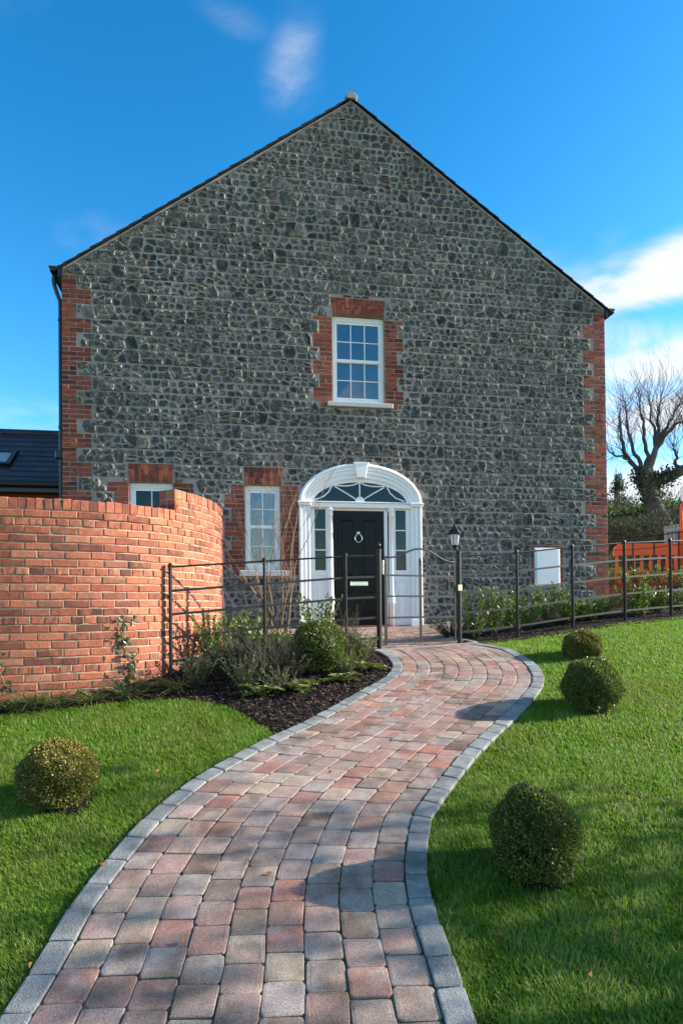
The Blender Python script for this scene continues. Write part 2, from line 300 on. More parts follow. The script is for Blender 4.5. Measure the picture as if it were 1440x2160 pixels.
def ribbons(P, D, L, w, seg=3, droop=.6, wtip=.15):
    """blades: start P, initial direction D, bending over by droop; -> V,F(np quads),rnd"""
    P = np.asarray(P, float); n = len(P); D = np.asarray(D, float); D /= np.linalg.norm(D, axis=1)[:, None]
    H = D*[1, 1, 0]; H /= np.linalg.norm(H, axis=1)[:, None]+1e-6
    Sd = np.cross(D, [0, 0, 1.]); Sd /= np.linalg.norm(Sd, axis=1)[:, None]+1e-6
    L = np.broadcast_to(np.asarray(L, float), (n,))[:, None]; w = np.broadcast_to(np.asarray(w, float), (n,))[:, None]; dr = np.broadcast_to(np.asarray(droop, float), (n,))[:, None]
    V = []
    for i in range(seg+1):
        t = i/seg; c = P+D*L*t+H*L*dr*t*t*.5-np.array([0, 0, 1.])*L*dr*t*t*.45; ww = w*(1-(1-wtip)*t**1.5)
        V += [c-Sd*ww/2, c+Sd*ww/2]
    V = np.stack(V, 1); k = 2*(seg+1); b = np.arange(n)[:, None]*k
    F = np.concatenate([b+[[2*i, 2*i+1, 2*i+3, 2*i+2]] for i in range(seg)]).astype(np.int32)
    return V.reshape(-1, 3), F, np.repeat(RNG.random(n), k)

# ------------------------------------------------------------------ terrain height
def sst(a, b, x): t = np.clip((np.asarray(x, float)-a)/(b-a), 0, 1); return t*t*(3-2*t)
def gz(x, y):
    x = np.asarray(x, float); y = np.asarray(y, float)
    g = 1.965-.194*np.clip(y, -6, 7.5); s2 = .05+.12*sst(1, 4, x)
    g = g-s2*np.clip(y-7.5, 0, 2.3)-.04*np.clip(y-9.8, 0, 3)
    return EZ-g
def at_px(px, py, D):
    v = RGT*(px-720)/FPX+_f+UPV*(CY-py)/FPX; return v*D/v[1]+np.array([0, 0, EZ])
def gnd_px(px, py):
    v = RGT*(px-720)/FPX+_f+UPV*(CY-py)/FPX; lo, hi = .5, 40
    for _ in range(50):
        m = (lo+hi)/2
        if v[2]*m+EZ > gz(v[0]*m, v[1]*m): lo = m
        else: hi = m
    return v*lo+np.array([0, 0, EZ])
def polyline(P):
    P = np.asarray(P, float); s = np.concatenate([[0], np.cumsum(np.linalg.norm(np.diff(P, axis=0), axis=1))])
    return lambda q: np.stack([np.interp(q, s, P[:, i]) for i in range(P.shape[1])], -1), s[-1]
def smooth_line(P, n=120, it=3):
    f, L = polyline(P); Q = f(np.linspace(0, L, n))
    for _ in range(it): Q[1:-1] = (Q[:-2]+2*Q[1:-1]+Q[2:])/4
    return Q

# ground sheet (lawn soil), fine near the camera and running out to the horizon
gx = np.concatenate([np.linspace(-400, -8, 14), np.linspace(-7.5, 9, 100), np.linspace(9.5, 400, 14)]); gy = np.concatenate([np.linspace(-40, 0, 8), np.linspace(.3, 13, 90), np.linspace(13.6, 900, 16)])
GX, GY = np.meshgrid(gx, gy); GZ = gz(GX, GY); V = np.stack([GX, GY, GZ], -1).reshape(-1, 3); nx, ny = len(gx), len(gy)
ii = (np.arange(ny-1)[:, None]*nx+np.arange(nx-1)[None]).ravel(); F = np.stack([ii, ii+1, ii+nx+1, ii+nx], 1)
obj('ground', V, F, 'soil', kind='structure', smooth=True)

# ------------------------------------------------------------------ path
LO = np.array([(-1.262, 1.2), (-1.265, 1.9), (-1.265, 2.382), (-1.264, 2.6), (-1.274, 2.954), (-1.251, 3.283), (-1.199, 3.629), (-1.117, 3.944), (-0.988, 4.276), (-0.815, 4.557), (-0.616, 4.87), (-0.323, 5.248), (-0.064, 5.65), (0.139, 5.985), (0.332, 6.27), (0.441, 6.47), (0.515, 6.682), (0.548, 6.88), (0.53, 7.12), (0.46, 7.36), (0.36, 7.56)])
RO = np.array([(.50, 1.2), (.488, 1.9), (0.472, 2.339), (0.45, 2.6), (0.425, 2.8), (0.412, 3.0), (0.412, 3.15), (0.432, 3.317), (0.473, 3.537), (0.511, 3.709), (0.585, 3.865), (0.656, 3.997), (0.725, 4.133), (0.857, 4.377), (0.995, 4.619), (1.138, 4.827), (1.29, 5.06), (1.5, 5.381), (1.738, 5.764), (1.939, 6.122), (2.039, 6.419), (2.09, 6.749), (2.085, 7.05), (2.02, 7.4), (1.89, 7.75), (1.70, 8.12)])
LO = smooth_line(LO, 160); RO = smooth_line(RO, 160)
def normals2(P):
    T = np.gradient(P, axis=0); T /= np.linalg.norm(T, axis=1)[:, None]; return np.stack([T[:, 1], -T[:, 0]], 1)
KW = .118
LI = LO+normals2(LO)*KW; RI = RO-normals2(RO)*KW
# match cross sections: for each point on the left pick a monotone partner on the right that faces it
def match(A, B):
    out = []; j = 0; NA = normals2(A); fb, Lb = polyline(B); sb = np.linspace(0, Lb, 600); Bs = fb(sb)
    lastq = 0
    for i, (a, n) in enumerate(zip(A, NA)):
        d = Bs-a; along = np.abs(d @ np.array([-n[1], n[0]])); along[d @ n < 0] += 9
        q = sb[np.argmin(along+.02*np.abs(sb-lastq))]; q = max(q, lastq); lastq = q; out.append(q)
    out = np.array(out); lin = np.linspace(0, Lb, len(A)); out = .55*out+.45*lin; out[0] = 0; out[-1] = Lb
    for _ in range(60): out[1:-1] = (out[:-2]+2*out[1:-1]+out[2:])/4
    return fb(out), out
RIm, qs = match(LI, RI)
TT = np.linspace(0, 1, len(LI))
def pmap(a, t):
    """a: 0 (left inner edge) .. 1 (right inner edge), t along"""
    l = np.stack([np.interp(t, TT, LI[:, i]) for i in (0, 1)], -1); r = np.stack([np.interp(t, TT, RIm[:, i]) for i in (0, 1)], -1)
    return l+(r-l)*np.asarray(a)[..., None]
path = obj('path', *(lambda A, B: (np.concatenate([np.c_[A, gz(A[:, 0], A[:, 1])+.022], np.c_[B, gz(B[:, 0], B[:, 1])+.022]]), [(i, i+len(A), i+1+len(A), i+1) for i in range(len(A)-1)]))(pmap(np.zeros(160), np.linspace(0, 1, 160)), pmap(np.ones(160), np.linspace(0, 1, 160))), 'sand', kind='structure')
# rounded outline of a tumbled block in unit coordinates
def outline(ra, rt):
    pts = []
    for cx, cy, a0 in ((1-ra, 1-rt, 0), (ra, 1-rt, 90), (ra, rt, 180), (1-ra, rt, 270)):
        for a in (5, 45, 85): pts.append((cx+ra*cos(radians(a0+a)), cy+rt*sin(radians(a0+a))))
    return np.array(pts)
def block(fmap, a0, a1, t0, t1, z, dz, gap_a, gap_t):
    w = np.linalg.norm(fmap(np.array([a1]), np.array([(t0+t1)/2]))-fmap(np.array([a0]), np.array([(t0+t1)/2]))); l = np.linalg.norm(fmap(np.array([(a0+a1)/2]), np.array([t1]))-fmap(np.array([(a0+a1)/2]), np.array([t0])))
    rr = random.uniform(.009, .024); O = outline(min(.4, rr/w), min(.4, rr/l))+RNG.uniform(-.02, .02, (12, 2))
    O = (O-.5)*[1-gap_a/w, 1-gap_t/l]+.5
    def ring(sc): q = (O-.5)*sc+.5; return fmap(a0+(a1-a0)*q[:, 0], t0+(t1-t0)*q[:, 1])
    r0, r1, r2 = ring(1.0), ring(1.0), ring(1-.008/min(w, l)); r3 = ring(.8)
    tx, ty = random.gauss(0, .006), random.gauss(0, .006); c = r0.mean(0)
    H = lambda r: gz(r[:, 0], r[:, 1])+z+(r[:, 0]-c[0])*tx+(r[:, 1]-c[1])*ty
    V = np.concatenate([np.c_[r0, H(r0)-dz], np.c_[r1, H(r1)-.0035], np.c_[r2, H(r2)-.0006], np.c_[r3, H(r3)+RNG.uniform(-.0007, .0012, 12)]])
    F = []
    for k in range(3):
        for i in range(12): j = (i+1) % 12; F.append((k*12+i, k*12+j, (k+1)*12+j, (k+1)*12+i))
    F.append(tuple(range(36, 48)))
    return V, F
def course(fmap, a0, a1, length, zoff, gap, var=.0):
    t = np.linspace(0, 1, 500); P = fmap(np.full(500, (a0+a1)/2), t); s = np.concatenate([[0], np.cumsum(np.linalg.norm(np.diff(P, axis=0), axis=1))])
    q = -random.random()*length; res = []
    while q < s[-1]:
        l = length*random.choice((1, 1, 1, 1.0+var, 1.0-var)); b0, b1 = max(q, 0), min(q+l, s[-1]); q += l
        if b1-b0 < .05: continue
        res.append(block(fmap, a0, a1, np.interp(b0, s, t), np.interp(b1, s, t), zoff+random.gauss(0, .0016), .035, gap, gap))
    return res
NC = 9; allp = []
for k in range(NC): allp += course(pmap, k/NC, (k+1)/NC, .166, .030, .0042, .06)
allp = [p for p in allp if p[0][:, 1].max() > 1.55]
allp.sort(key=lambda p: -(1/p[0][:, 1].mean())*(1 if p[0][:, 1].mean() > 2.12 else .1))
for V, F in allp[:300]: piece('paver', V, F, 'paver', path)
V, F, R, E = join([(v, f, random.random()) for v, f in allp[300:]]); obj('paver', V, F, 'paver', path, rnd=R, kind='stuff')
def kmapL(a, t): l = np.stack([np.interp(t, TT, LO[:, i]) for i in (0, 1)], -1); r = np.stack([np.interp(t, TT, LI[:, i]) for i in (0, 1)], -1); return l+(r-l)*np.asarray(a)[..., None]
def kmapR(a, t): l = np.stack([np.interp(t, TT, RI[:, i]) for i in (0, 1)], -1); r = np.stack([np.interp(t, TT, RO[:, i]) for i in (0, 1)], -1); return l+(r-l)*np.asarray(a)[..., None]
for km in (kmapL, kmapR):
    t = np.linspace(0, 1, 160); A, B = km(np.zeros(160), t), km(np.ones(160), t)
    V = np.concatenate([np.c_[A, gz(A[:, 0], A[:, 1])+.010], np.c_[B, gz(B[:, 0], B[:, 1])+.010]]); obj('kerb_bedding', V, [(i, i+160, i+161, i+1) for i in range(159)], 'sand', path)
    for V, F in course(km, 0, 1, .185, .036, .006, .12):
        if V[:, 1].max() > 1.7: piece('kerb_stone', V, F, 'kerb', path)

# ------------------------------------------------------------------ house (local axes: x = along the gable, -y = out of the wall, z up)
TH = .1691; HO = np.array([-4.5996, 10.5053, 0.]); HW = 9.85; EAVE = 6.06; APEX = 9.50
HD = np.array([cos(TH), sin(TH), 0]); HN = np.array([sin(TH), -cos(TH), 0])
def hw(u, out, z): return HO+HD*u+HN*out+np.array([0, 0, z])
house = thing('stone_house', 'tall gabled house of dark basalt rubble with red brick corners and white arched door surround', 'house', tuple(HO), TH)
CP = .0805; ZB = [5.963-.2415*k for k in range(27)]      # brick block levels, three courses each
OPEN = [(4.55, 5.50, 4.031, 5.60), (2.985, 3.60, 1.03, 2.513), (1.06, 1.77, 1.35, 2.513), (4.05, 6.02, -.05, 2.24), (8.331, 8.849, .729, 1.45)]
us = sorted({0, HW, *[o[0] for o in OPEN], *[o[1] for o in OPEN]}); zs = sorted({-.6, EAVE, *[o[2] for o in OPEN], *[o[3] for o in OPEN]})
parts = []
for a, b in zip(us[:-1], us[1:]):
    for c, d in zip(zs[:-1], zs[1:]):
        mu, mz = (a+b)/2, (c+d)/2
        if any(o[0] < mu < o[1] and o[2] < mz < o[3] for o in OPEN): continue
        parts.append(([(a, 0, c), (b, 0, c), (b, 0, d), (a, 0, d)], [(0, 1, 2, 3)]))
parts.append(([(0, 0, EAVE), (HW, 0, EAVE), (HW/2, 0, APEX)], [(0, 1, 2)]))
for o in OPEN:
    a, b, c, d = o; dp = .2
    parts.append(([(a, 0, c), (a, dp, c), (a, dp, d), (a, 0, d)], [(0, 1, 2, 3)])); parts.append(([(b, 0, c), (b, dp, c), (b, dp, d), (b, 0, d)], [(3, 2, 1, 0)]))
    parts.append(([(a, 0, d), (b, 0, d), (b, dp, d), (a, dp, d)], [(3, 2, 1, 0)])); parts.append(([(a, 0, c), (b, 0, c), (b, dp, c), (a, dp, c)], [(0, 1, 2, 3)]))
    parts.append(([(a, dp, c), (b, dp, c), (b, dp, d), (a, dp, d)], [(0, 1, 2, 3)]))
V, F, R, E = join(parts); gable = obj('gable_wall', V, F, 'mortar', house, rnd=.5)
sw = [([(0, .004, -.6), (0, 9, -.6), (0, 9, EAVE), (0, .004, EAVE)], [(0, 1, 2, 3)]), ([(HW, .004, -.6), (HW, 9, -.6), (HW, 9, EAVE), (HW, .004, EAVE)], [(3, 2, 1, 0)]), ([(0, 9, -.6), (HW, 9, -.6), (HW, 9, EAVE), (HW/2, 9, APEX), (0, 9, EAVE)], [(4, 3, 2, 1, 0)])]
V, F, R, E = join(sw); obj('side_wall', V, F, 'hmortar', house)

excl = []                      # rectangles in the wall that hold no rubble: (u0,u1,z0,z1)
bricks = []                    # (V,F,edge, priority)
def add_brick(u0, u1, z0, z1, out=.010, back=-.03, pr=1.0, j=.003):
    P = rough_rect(u0+.006, u1-.006, z0+.0068, z1-.0068, j); V, F, E = prism(P, back, out+random.gauss(0, .0025), .007, .008, .0015); bricks.append((V, F, E, pr))
def block3(u0, u1, z0, z1, pattern, pr=1.0, side=0):
    """toothed brick block: three courses between z0 and z1"""
    n = max(1, round((z1-z0)/CP)); h = (z1-z0)/n
    for k in range(n):
        za, zb_ = z0+k*h, z0+(k+1)*h; w = u1-u0; off = (k+pattern) % 2
        if w > .36: cuts = [u0, u0+w*(.25 if off else .5), u0+w*(.75 if off else 1.0), u1] if off else [u0, u0+w*.5, u1]
        elif w > .2: cuts = [u0, u1] if random.random() < .55 else [u0, (u0+u1)/2, u1]
        else: cuts = [u0, u1]
        cuts = sorted(set(cuts))
        for a, b in zip(cuts[:-1], cuts[1:]):
            if b-a > .02: add_brick(a, b, za, zb_, pr=pr)
    excl.append((u0-.008, u1+.008, z0-.002, z1+.002))
zq = [5.963-.2415*k for k in range(27)]
for i in range(26):
    z1, z0 = zq[i], zq[i+1]
    if z1 < -.2: break
    lng = (i % 2 == 1)
    block3(-.006, .466 if lng else .233, z0, z1, i, pr=1.0 if z1 > 1.2 else .2)
    block3(HW-(.455 if lng else .238), HW+.006, z0, z1, i, pr=.9)
def surround(u0, u1, z0, z1, pr, left=True, right=True, wl=.35, ws=.235, ph=0):
    for i in range(26):
        zt, zb_ = min(zq[i], z1), max(zq[i+1], z0)
        if zt-zb_ < .05: continue
        w = wl if (i+ph) % 2 else ws
        if left: block3(u0-w, u0, zb_, zt, i, pr)
        if right: block3(u1, u1+(w if right is True else right), zb_, zt, i+1, pr)
surround(4.55, 5.50, 3.93, 5.55, 3, ph=0)
surround(2.985, 3.60, .93, 2.513, 3, right=.315, ph=0)
surround(1.06, 1.77, 1.3, 2.513, 2.5, ph=1)
def jack_arch(u0, u1, z0, z1, flare, n, pr):
    for k in range(n):
        def ed(q, z): return (u0+(u1-u0)*q/n)+((q/n)-.5)*2*flare*(z-z0)/(z1-z0)
        cut = z0+(z1-z0)*(.36 if k % 2 else .66)
        for a, b in ((z0, cut), (cut, z1)):
            g = .0045; P = np.array([(ed(k, a)+g, a+g), (ed(k+1, a)-g, a+g), (ed(k+1, b)-g, b-g), (ed(k, b)+g, b-g)])+RNG.uniform(-.002, .002, (4, 2))
            V, F, E = prism(P, -.03, .016+random.gauss(0, .002), .006, .007, .001); bricks.append((V, F, E, pr))
    excl.append((u0-flare, u1+flare, z0-.01, z1+.006))
jack_arch(4.56, 5.49, 5.603, 5.905, .035, 12, 4); jack_arch(2.99, 3.63, 2.516, 2.82, .02, 8, 4); jack_arch(1.06, 1.77, 2.516, 2.83, .02, 9, 4)
# red brick border of the meter box
nb = 10
for k in range(nb):
    za = .711+(1.487-.711)*k/nb; zb_ = .711+(1.487-.711)*(k+1)/nb; add_brick(8.268, 8.329, za, zb_, pr=.5); add_brick(8.851, 8.925, za, zb_, pr=.5)
for k in range(3):
    a = 8.331+.518*k/3; add_brick(a, a+.518/3, 1.452, 1.49, pr=.5)
excl.append((8.262, 8.93, .70, 1.495))
excl += [(4.44, 5.64, 3.925, 4.04), (2.88, 3.745, .905, 1.04), (3.925, 6.14, -.3, 2.22)] + [(o[0]-.005, o[1]+.005, o[2], o[3]) for o in OPEN]
bricks.sort(key=lambda b: -b[3])
for V, F, E, p in bricks[:300]: piece('brick', V, F, 'hbrick', gable, edge=E*.5)
V, F, R, E = join([(v, f, random.random(), e*.5) for v, f, e, p in bricks[300:]]); obj('brick', V, F, 'hbrick', gable, rnd=R, edge=E, kind='stuff')

# rubble stones: jittered cells brought to courses, cut back for the mortar
def clip(P, n, d):
    """keep n.x <= d"""
    out = []; m = len(P)
    for i in range(m):
        a, b = P[i], P[(i+1) % m]; da, db = n[0]*a[0]+n[1]*a[1]-d, n[0]*b[0]+n[1]*b[1]-d
        if da <= 0: out.append(a)
        if (da < 0 < db) or (db < 0 < da): t = da/(da-db); out.append((a[0]+(b[0]-a[0])*t, a[1]+(b[1]-a[1])*t))
    return out
gs = (APEX-EAVE)/(HW/2); gl = math.hypot(1, gs)
DC = (5.03, 2.2, 1.125, .71)
stones = []
bz = list(ZB); top = 5.963
while top < APEX+.2: top += random.uniform(.21, .28); bz.insert(0, top)
for z1, z0 in zip(bz[:-1], bz[1:]):
    if z1 < -.3: break
    pts = []
    loose = random.random() < .25; big = []; u = random.uniform(.2, 1.2)
    while u < HW: w_ = random.uniform(.16, .26); big.append((u, u+w_)); pts.append((u+w_/2, z0+(z1-z0)*random.uniform(.42, .58))); u += w_+random.uniform(.6, 3.2)
    for r in (0, 1):
        h = (z1-z0)/2; zc = z0+h*(r+.5); u = random.uniform(-.1, .1)
        while u < HW+.1:
            st = random.choice((.08, .10, .12, .14, .155, .18, .21)); uc = u+st/2; u += st
            if any(q0-.03 < uc < q1+.03 for q0, q1 in big): continue
            pts.append((uc, zc+random.uniform(-1, 1)*h*(.16 if not loose else .45)))
            if random.random() < .22: pts.append((uc+random.uniform(-.05, .05), zc+random.choice((-1, 1))*h*.45))
    pts = [(a, min(max(b, z0+.02), z1-.02)) for a, b in pts]
    for i, (a, b) in enumerate(pts):
        if any(e[0] <= a <= e[1] and e[2] <= b <= e[3] for e in excl): continue
        if b > DC[1]-.05 and ((a-DC[0])/DC[2])**2+((b-DC[1])/DC[3])**2 < 1.0: continue
        P = [(a-.4, z0), (a+.4, z0), (a+.4, z1), (a-.4, z1)]
        for k, (c, d) in enumerate(pts):
            if k == i or abs(c-a) > .45: continue
            n = (c-a, d-b); P = clip(P, n, (c*c+d*d-a*a-b*b)/2)
            if len(P) < 3: break
        for e in excl:
            if len(P) < 3 or e[3] < z0 or e[2] > z1 or e[1] < a-.4 or e[0] > a+.4: continue
            ds = [(e[0]-a, (1, 0), e[0]), (a-e[1], (-1, 0), -e[1]), (e[2]-b, (0, 1), e[2]), (b-e[3], (0, -1), -e[3])]
            if not any(e[0] < x < e[1] and e[2] < y < e[3] for x, y in P+[((P[q][0]+P[q-1][0])/2, (P[q][1]+P[q-1][1])/2) for q in range(len(P))]): continue
            q = max(ds); P = clip(P, q[1], q[2])
        if len(P) >= 3 and b > DC[1]-.1 and abs(a-DC[0]) < 1.6 and b < 3.4:
            t = atan2((b-DC[1])/DC[3], (a-DC[0])/DC[2]); ex, ey = DC[0]+DC[2]*cos(t), DC[1]+DC[3]*sin(t); n = (-cos(t)/DC[2], -sin(t)/DC[3]); P = clip(P, n, n[0]*ex+n[1]*ey)
        P = clip(P, (1, 0), HW-.005) if len(P) > 2 else P; P = clip(P, (-1, 0), -.005) if len(P) > 2 else P
        if len(P) > 2: P = clip(P, (-gs/gl, 1/gl), (EAVE-.048*gl)/gl)
        if len(P) > 2: P = clip(P, (gs/gl, 1/gl), (EAVE+gs*HW-.048*gl)/gl)
        if len(P) < 3: continue
        P = np.array(P); 
        P = P[np.linalg.norm(P-np.roll(P, 1, 0), axis=1) > .008]
        if len(P) < 3: continue
        ar = .5*abs(np.dot(P[:, 0], np.roll(P[:, 1], 1))-np.dot(P[:, 1], np.roll(P[:, 0], 1)))
        if ar < .0035: continue
        gap = random.uniform(.008, .021); x0, y0 = P.min(0); x1, y1 = P.max(0); c = P.mean(0)
        P = c+(P-c)*np.array([max(.35, 1-2*gap/(x1-x0)), max(.35, 1-2*gap/(y1-y0))])
        Q = []
        for q in range(len(P)):        # cut the corners
            k = random.uniform(.07, .26); Q += [P[q]*(1-k)+P[q-1]*k, P[q]*(1-k)+P[(q+1) % len(P)]*k]
        Q = np.array(Q)+RNG.uniform(-.004, .004, (len(Q), 2))
        ctr = np.arctan2(Q[:, 1]-Q[:, 1].mean(), Q[:, 0]-Q[:, 0].mean()); Q = Q[np.argsort(ctr)]
        stones.append((ar, Q))
def stone_mesh(Q):
    n = len(Q); d = random.uniform(.012, .034); Q1 = shrink(Q, -.006); Q2 = shrink(Q, .010); Q3 = shrink(Q, random.uniform(.022, .034)); tl = RNG.uniform(-.2, .2, 2); c = Q.mean(0)
    def ring(P, o, jt): return np.c_[P[:, 0], -(o+(P-c)@tl*.25+RNG.uniform(-jt, jt, n)), P[:, 1]]
    V = np.concatenate([ring(Q1, -.004, 0), ring(Q, d*.55, .003), ring(Q2, d*.9, .004), ring(Q3, d, .006), [[c[0], -(d+random.uniform(-.004, .008)), c[1]]]])
    F = []
    for k in range(3):
        for i in range(n): j = (i+1) % n; F.append((k*n+i, k*n+j, (k+1)*n+j, (k+1)*n+i))
    for i in range(n): F.append((3*n+i, 3*n+(i+1) % n, 4*n))
    e = random.uniform(.25, 1.0); E = np.concatenate([np.ones(n), np.clip(e*RNG.uniform(.5, 1.2, n), 0, 1), np.clip(e*RNG.uniform(-.2, .75, n), 0, 1), np.clip(RNG.uniform(-.6, .35, n), 0, 1), [0]])  # mortar smear round each stone; its paleness also paints in rim highlights
    return V, F, E
stones.sort(key=lambda s: -s[0])
sm = [stone_mesh(q) for a, q in stones]
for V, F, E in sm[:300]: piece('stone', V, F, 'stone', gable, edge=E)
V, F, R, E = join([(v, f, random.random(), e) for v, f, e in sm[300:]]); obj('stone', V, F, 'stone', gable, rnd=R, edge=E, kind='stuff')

# ---- roof: two slopes of slates with a stepped verge edge
roofp = []
roof = obj('roof', *box(HW/2-.02, HW/2+.02, .0, 9.05, APEX+.02, APEX+.09), 'dslate', house)
for sgn in (-1, 1):
    sl = math.hypot(HW/2+.12, gs*(HW/2+.12)); nrow = 24; slp = []
    for k in range(nrow):
        a0, a1 = k/nrow, (k+1.18)/nrow
        def pt(a, up): 
            u = HW/2+sgn*(HW/2+.12)*a; z = APEX-gs*(HW/2+.12)*a; return u+sgn*gs/gl*up, z+up/gl
        lo, hi = .008, .02
        p = [pt(a0, lo), pt(a0, hi), pt(min(a1, 1.01), hi+.018), pt(min(a1, 1.01), lo+.012)]
        y0 = -.055+random.uniform(-.006, .006)
        V = [(u, y0, z) for u, z in p]+[(u, 9.05, z) for u, z in p]
        slp.append((V, [(0, 1, 2, 3), (7, 6, 5, 4), (0, 4, 5, 1), (1, 5, 6, 2), (2, 6, 7, 3), (3, 7, 4, 0)], random.random()))
    V, F, R, E = join(slp); obj('slate_slope', V, F, 'dslate', roof, rnd=R)
    # mortar fillet below the verge
    q = [(HW/2+sgn*HW/2, EAVE-.01), (HW/2, APEX-.01), (HW/2, APEX-.04), (HW/2+sgn*HW/2*.993, EAVE-.03)]
    V, F, E = prism(q, -.01, .02, .004, .004); obj('verge_mortar', V, F, 'mortar', house, rnd=.4)
V, F = lathe([(.08, 0), (.10, .004), (.10, .36), (.08, .365)], 12); V = np.c_[V[:, 0]*1.15, V[:, 2], V[:, 1]*.62]; V[:, 2] = np.maximum(V[:, 2], -.05)
piece('ridge_tile', V+[HW/2, -.075, APEX+.04], F, 'concrete', roof)
for k in range(1, 24): 
    if k < 4: piece('ridge_tile', V+[HW/2, -.075+.37*k, APEX+.04], F, 'concrete', roof)
# ---- gutters and downpipe
def gutter(u, z, sgn):
    n = 8; pr = [(u+.065*cos(pi+pi*i/n)*1.0, z+.075*sin(pi+pi*i/n)) for i in range(n+1)]; pr2 = [(u+.058*cos(pi+pi*i/n), z+.068*sin(pi+pi*i/n)) for i in range(n+1)]
    parts = []
    for ya, yb in ((-.05, 9.0),):
        V = [(a, y, b) for y in (ya, yb) for a, b in pr]+[(a, y, b) for y in (ya, yb) for a, b in pr2]; m = n+1
        F = [(i, i+1, m+i+1, m+i) for i in range(n)]+[(2*m+i+1, 2*m+i, 3*m+i, 3*m+i+1) for i in range(n)]+[(i+1, i, 2*m+i, 2*m+i+1) for i in range(n)]+[(0, m, 3*m, 2*m), (n, 2*m+n, 3*m+n, m+n)]
        parts.append((V, F))
    V = [(a, -.052, b) for a, b in pr]; parts.append((V, [tuple(range(n+1))]))
    V, F, R, E = join(parts); return obj('gutter', V, F, 'plastic', house)
g1 = gutter(-.13, EAVE+.0, -1); g2 = gutter(HW+.13, EAVE+.0, 1)
for s, u in ((-1, -.01), (1, HW+.01)): obj('fascia_board', *box(min(u, u+s*.05), max(u, u+s*.05), -.03, 9, EAVE-.16, EAVE+.03), 'plastic', house)
V, F = tube([(-.14, .1, EAVE-.06), (-.15, .1, EAVE-.18), (-.14, .1, EAVE-.26), (-.09, .1, EAVE-.42), (-.05, .1, EAVE-.52), (-.045, .1, EAVE-.6), (-.045, .1, -.3)], .036, 10)
dp = obj('downpipe', V, F, 'plastic', house)
for z in (5.2, 3.4, 2.0): obj('pipe_bracket', *lathe([(.042, 0), (.046, .005), (.046, .045), (.042, .05)], 10, (-.045, .1, z)), 'plastic', dp)
obj('hopper', *bbox(-.13, .0, .03, .15, 2.88, 3.02, .02), 'plastic', dp)

# ---- windows
def window(name_lab, u0, u1, z0, z1, cols, rows, y=.075, split=None, gl='glass'):
    f = .05; fr = [bbox(u0, u0+f, y, y+.07, z0, z1), bbox(u1-f, u1, y, y+.07, z0, z1), bbox(u0+f, u1-f, y+.001, y+.07, z1-.085, z1), bbox(u0+f, u1-f, y-.012, y+.07, z0, z0+.055)]
    V, F, R, E = join(fr); w = obj('window', V, F, 'white', house, label=name_lab)
    piece('trickle_vent', *bbox(u0+.17*(u1-u0), u1-.2*(u1-u0), y-.012, y+.002, z1-.05, z1-.03, .003), 'white', w)
    zm = split if split else z0
    def sash(a, b, c, d, yy, nr):
        s = .042; bot = .06
        V, F, R, E = join([bbox(a, a+s, yy, yy+.04, c, d), bbox(b-s, b, yy, yy+.04, c, d), bbox(a+s, b-s, yy+.001, yy+.04, d-.045, d), bbox(a+s, b-s, yy+.001, yy+.04, c, c+bot)]); obj('sash', V, F, 'white', w)
        A, B, C_, D_ = a+s, b-s, c+bot, d-.045; bw = .018
        for i in range(1, cols): x = A+(B-A)*i/cols; piece('glazing_bar', *bbox(x-bw/2, x+bw/2, yy+.006, yy+.026, C_, D_, .003), 'white', w)
        for j in range(1, nr):
            zc = C_+(D_-C_)*j/nr
            for i in range(cols): piece('glazing_bar', *bbox(A+(B-A)*i/cols+(bw/2 if i else 0), A+(B-A)*(i+1)/cols-(bw/2 if i < cols-1 else 0), yy+.007, yy+.025, zc-bw/2, zc+bw/2, .003), 'white', w)
        for i in range(cols):
            for j in range(nr):
                t = RNG.normal(0, .0012, 4); a0, a1 = A+(B-A)*i/cols, A+(B-A)*(i+1)/cols; c0, c1 = C_+(D_-C_)*j/nr, C_+(D_-C_)*(j+1)/nr
                V, F = box(a0, a1, yy+.018, yy+.024, c0, c1); V[:, 1] += RNG.normal(0, .0007, 8); piece('pane', V, F, gl, w)
    if split:
        sash(u0+f, u1-f, zm-.02, z1-.085, y+.012, rows[0]); sash(u0+f, u1-f, z0+.055, zm+.02, y+.036, rows[1])
        piece('sash_horn', *bbox(u0+f, u0+f+.03, y, y+.014, zm-.07, zm-.02, .006), 'white', w); piece('sash_horn', *bbox(u1-f-.03, u1-f, y, y+.014, zm-.07, zm-.02, .006), 'white', w)
    else: sash(u0+f, u1-f, z0+.055, z1-.085, y+.012, rows[0])
    return w
window('white six over six sash window above the door', 4.552, 5.498, 4.033, 5.598, 3, (2, 2), split=4.80)
window('narrow white sash window left of the door', 2.987, 3.598, 1.032, 2.511, 2, (2, 2), split=1.78)
window('small white window half hidden behind the garden wall', 1.062, 1.768, 1.352, 2.511, 2, (2,), gl='dglass')
for a, b, c, d in ((4.445, 5.635, 3.935, 4.03), (2.882, 3.742, .915, 1.028)):
    V, F = bbox(a, b, -.075, .08, c, d, .008); V[:, 2] -= np.where((V[:, 2] > (c+d)/2) & (V[:, 1] < 0), .012, 0); obj('window_sill', V, F, 'sill', house)

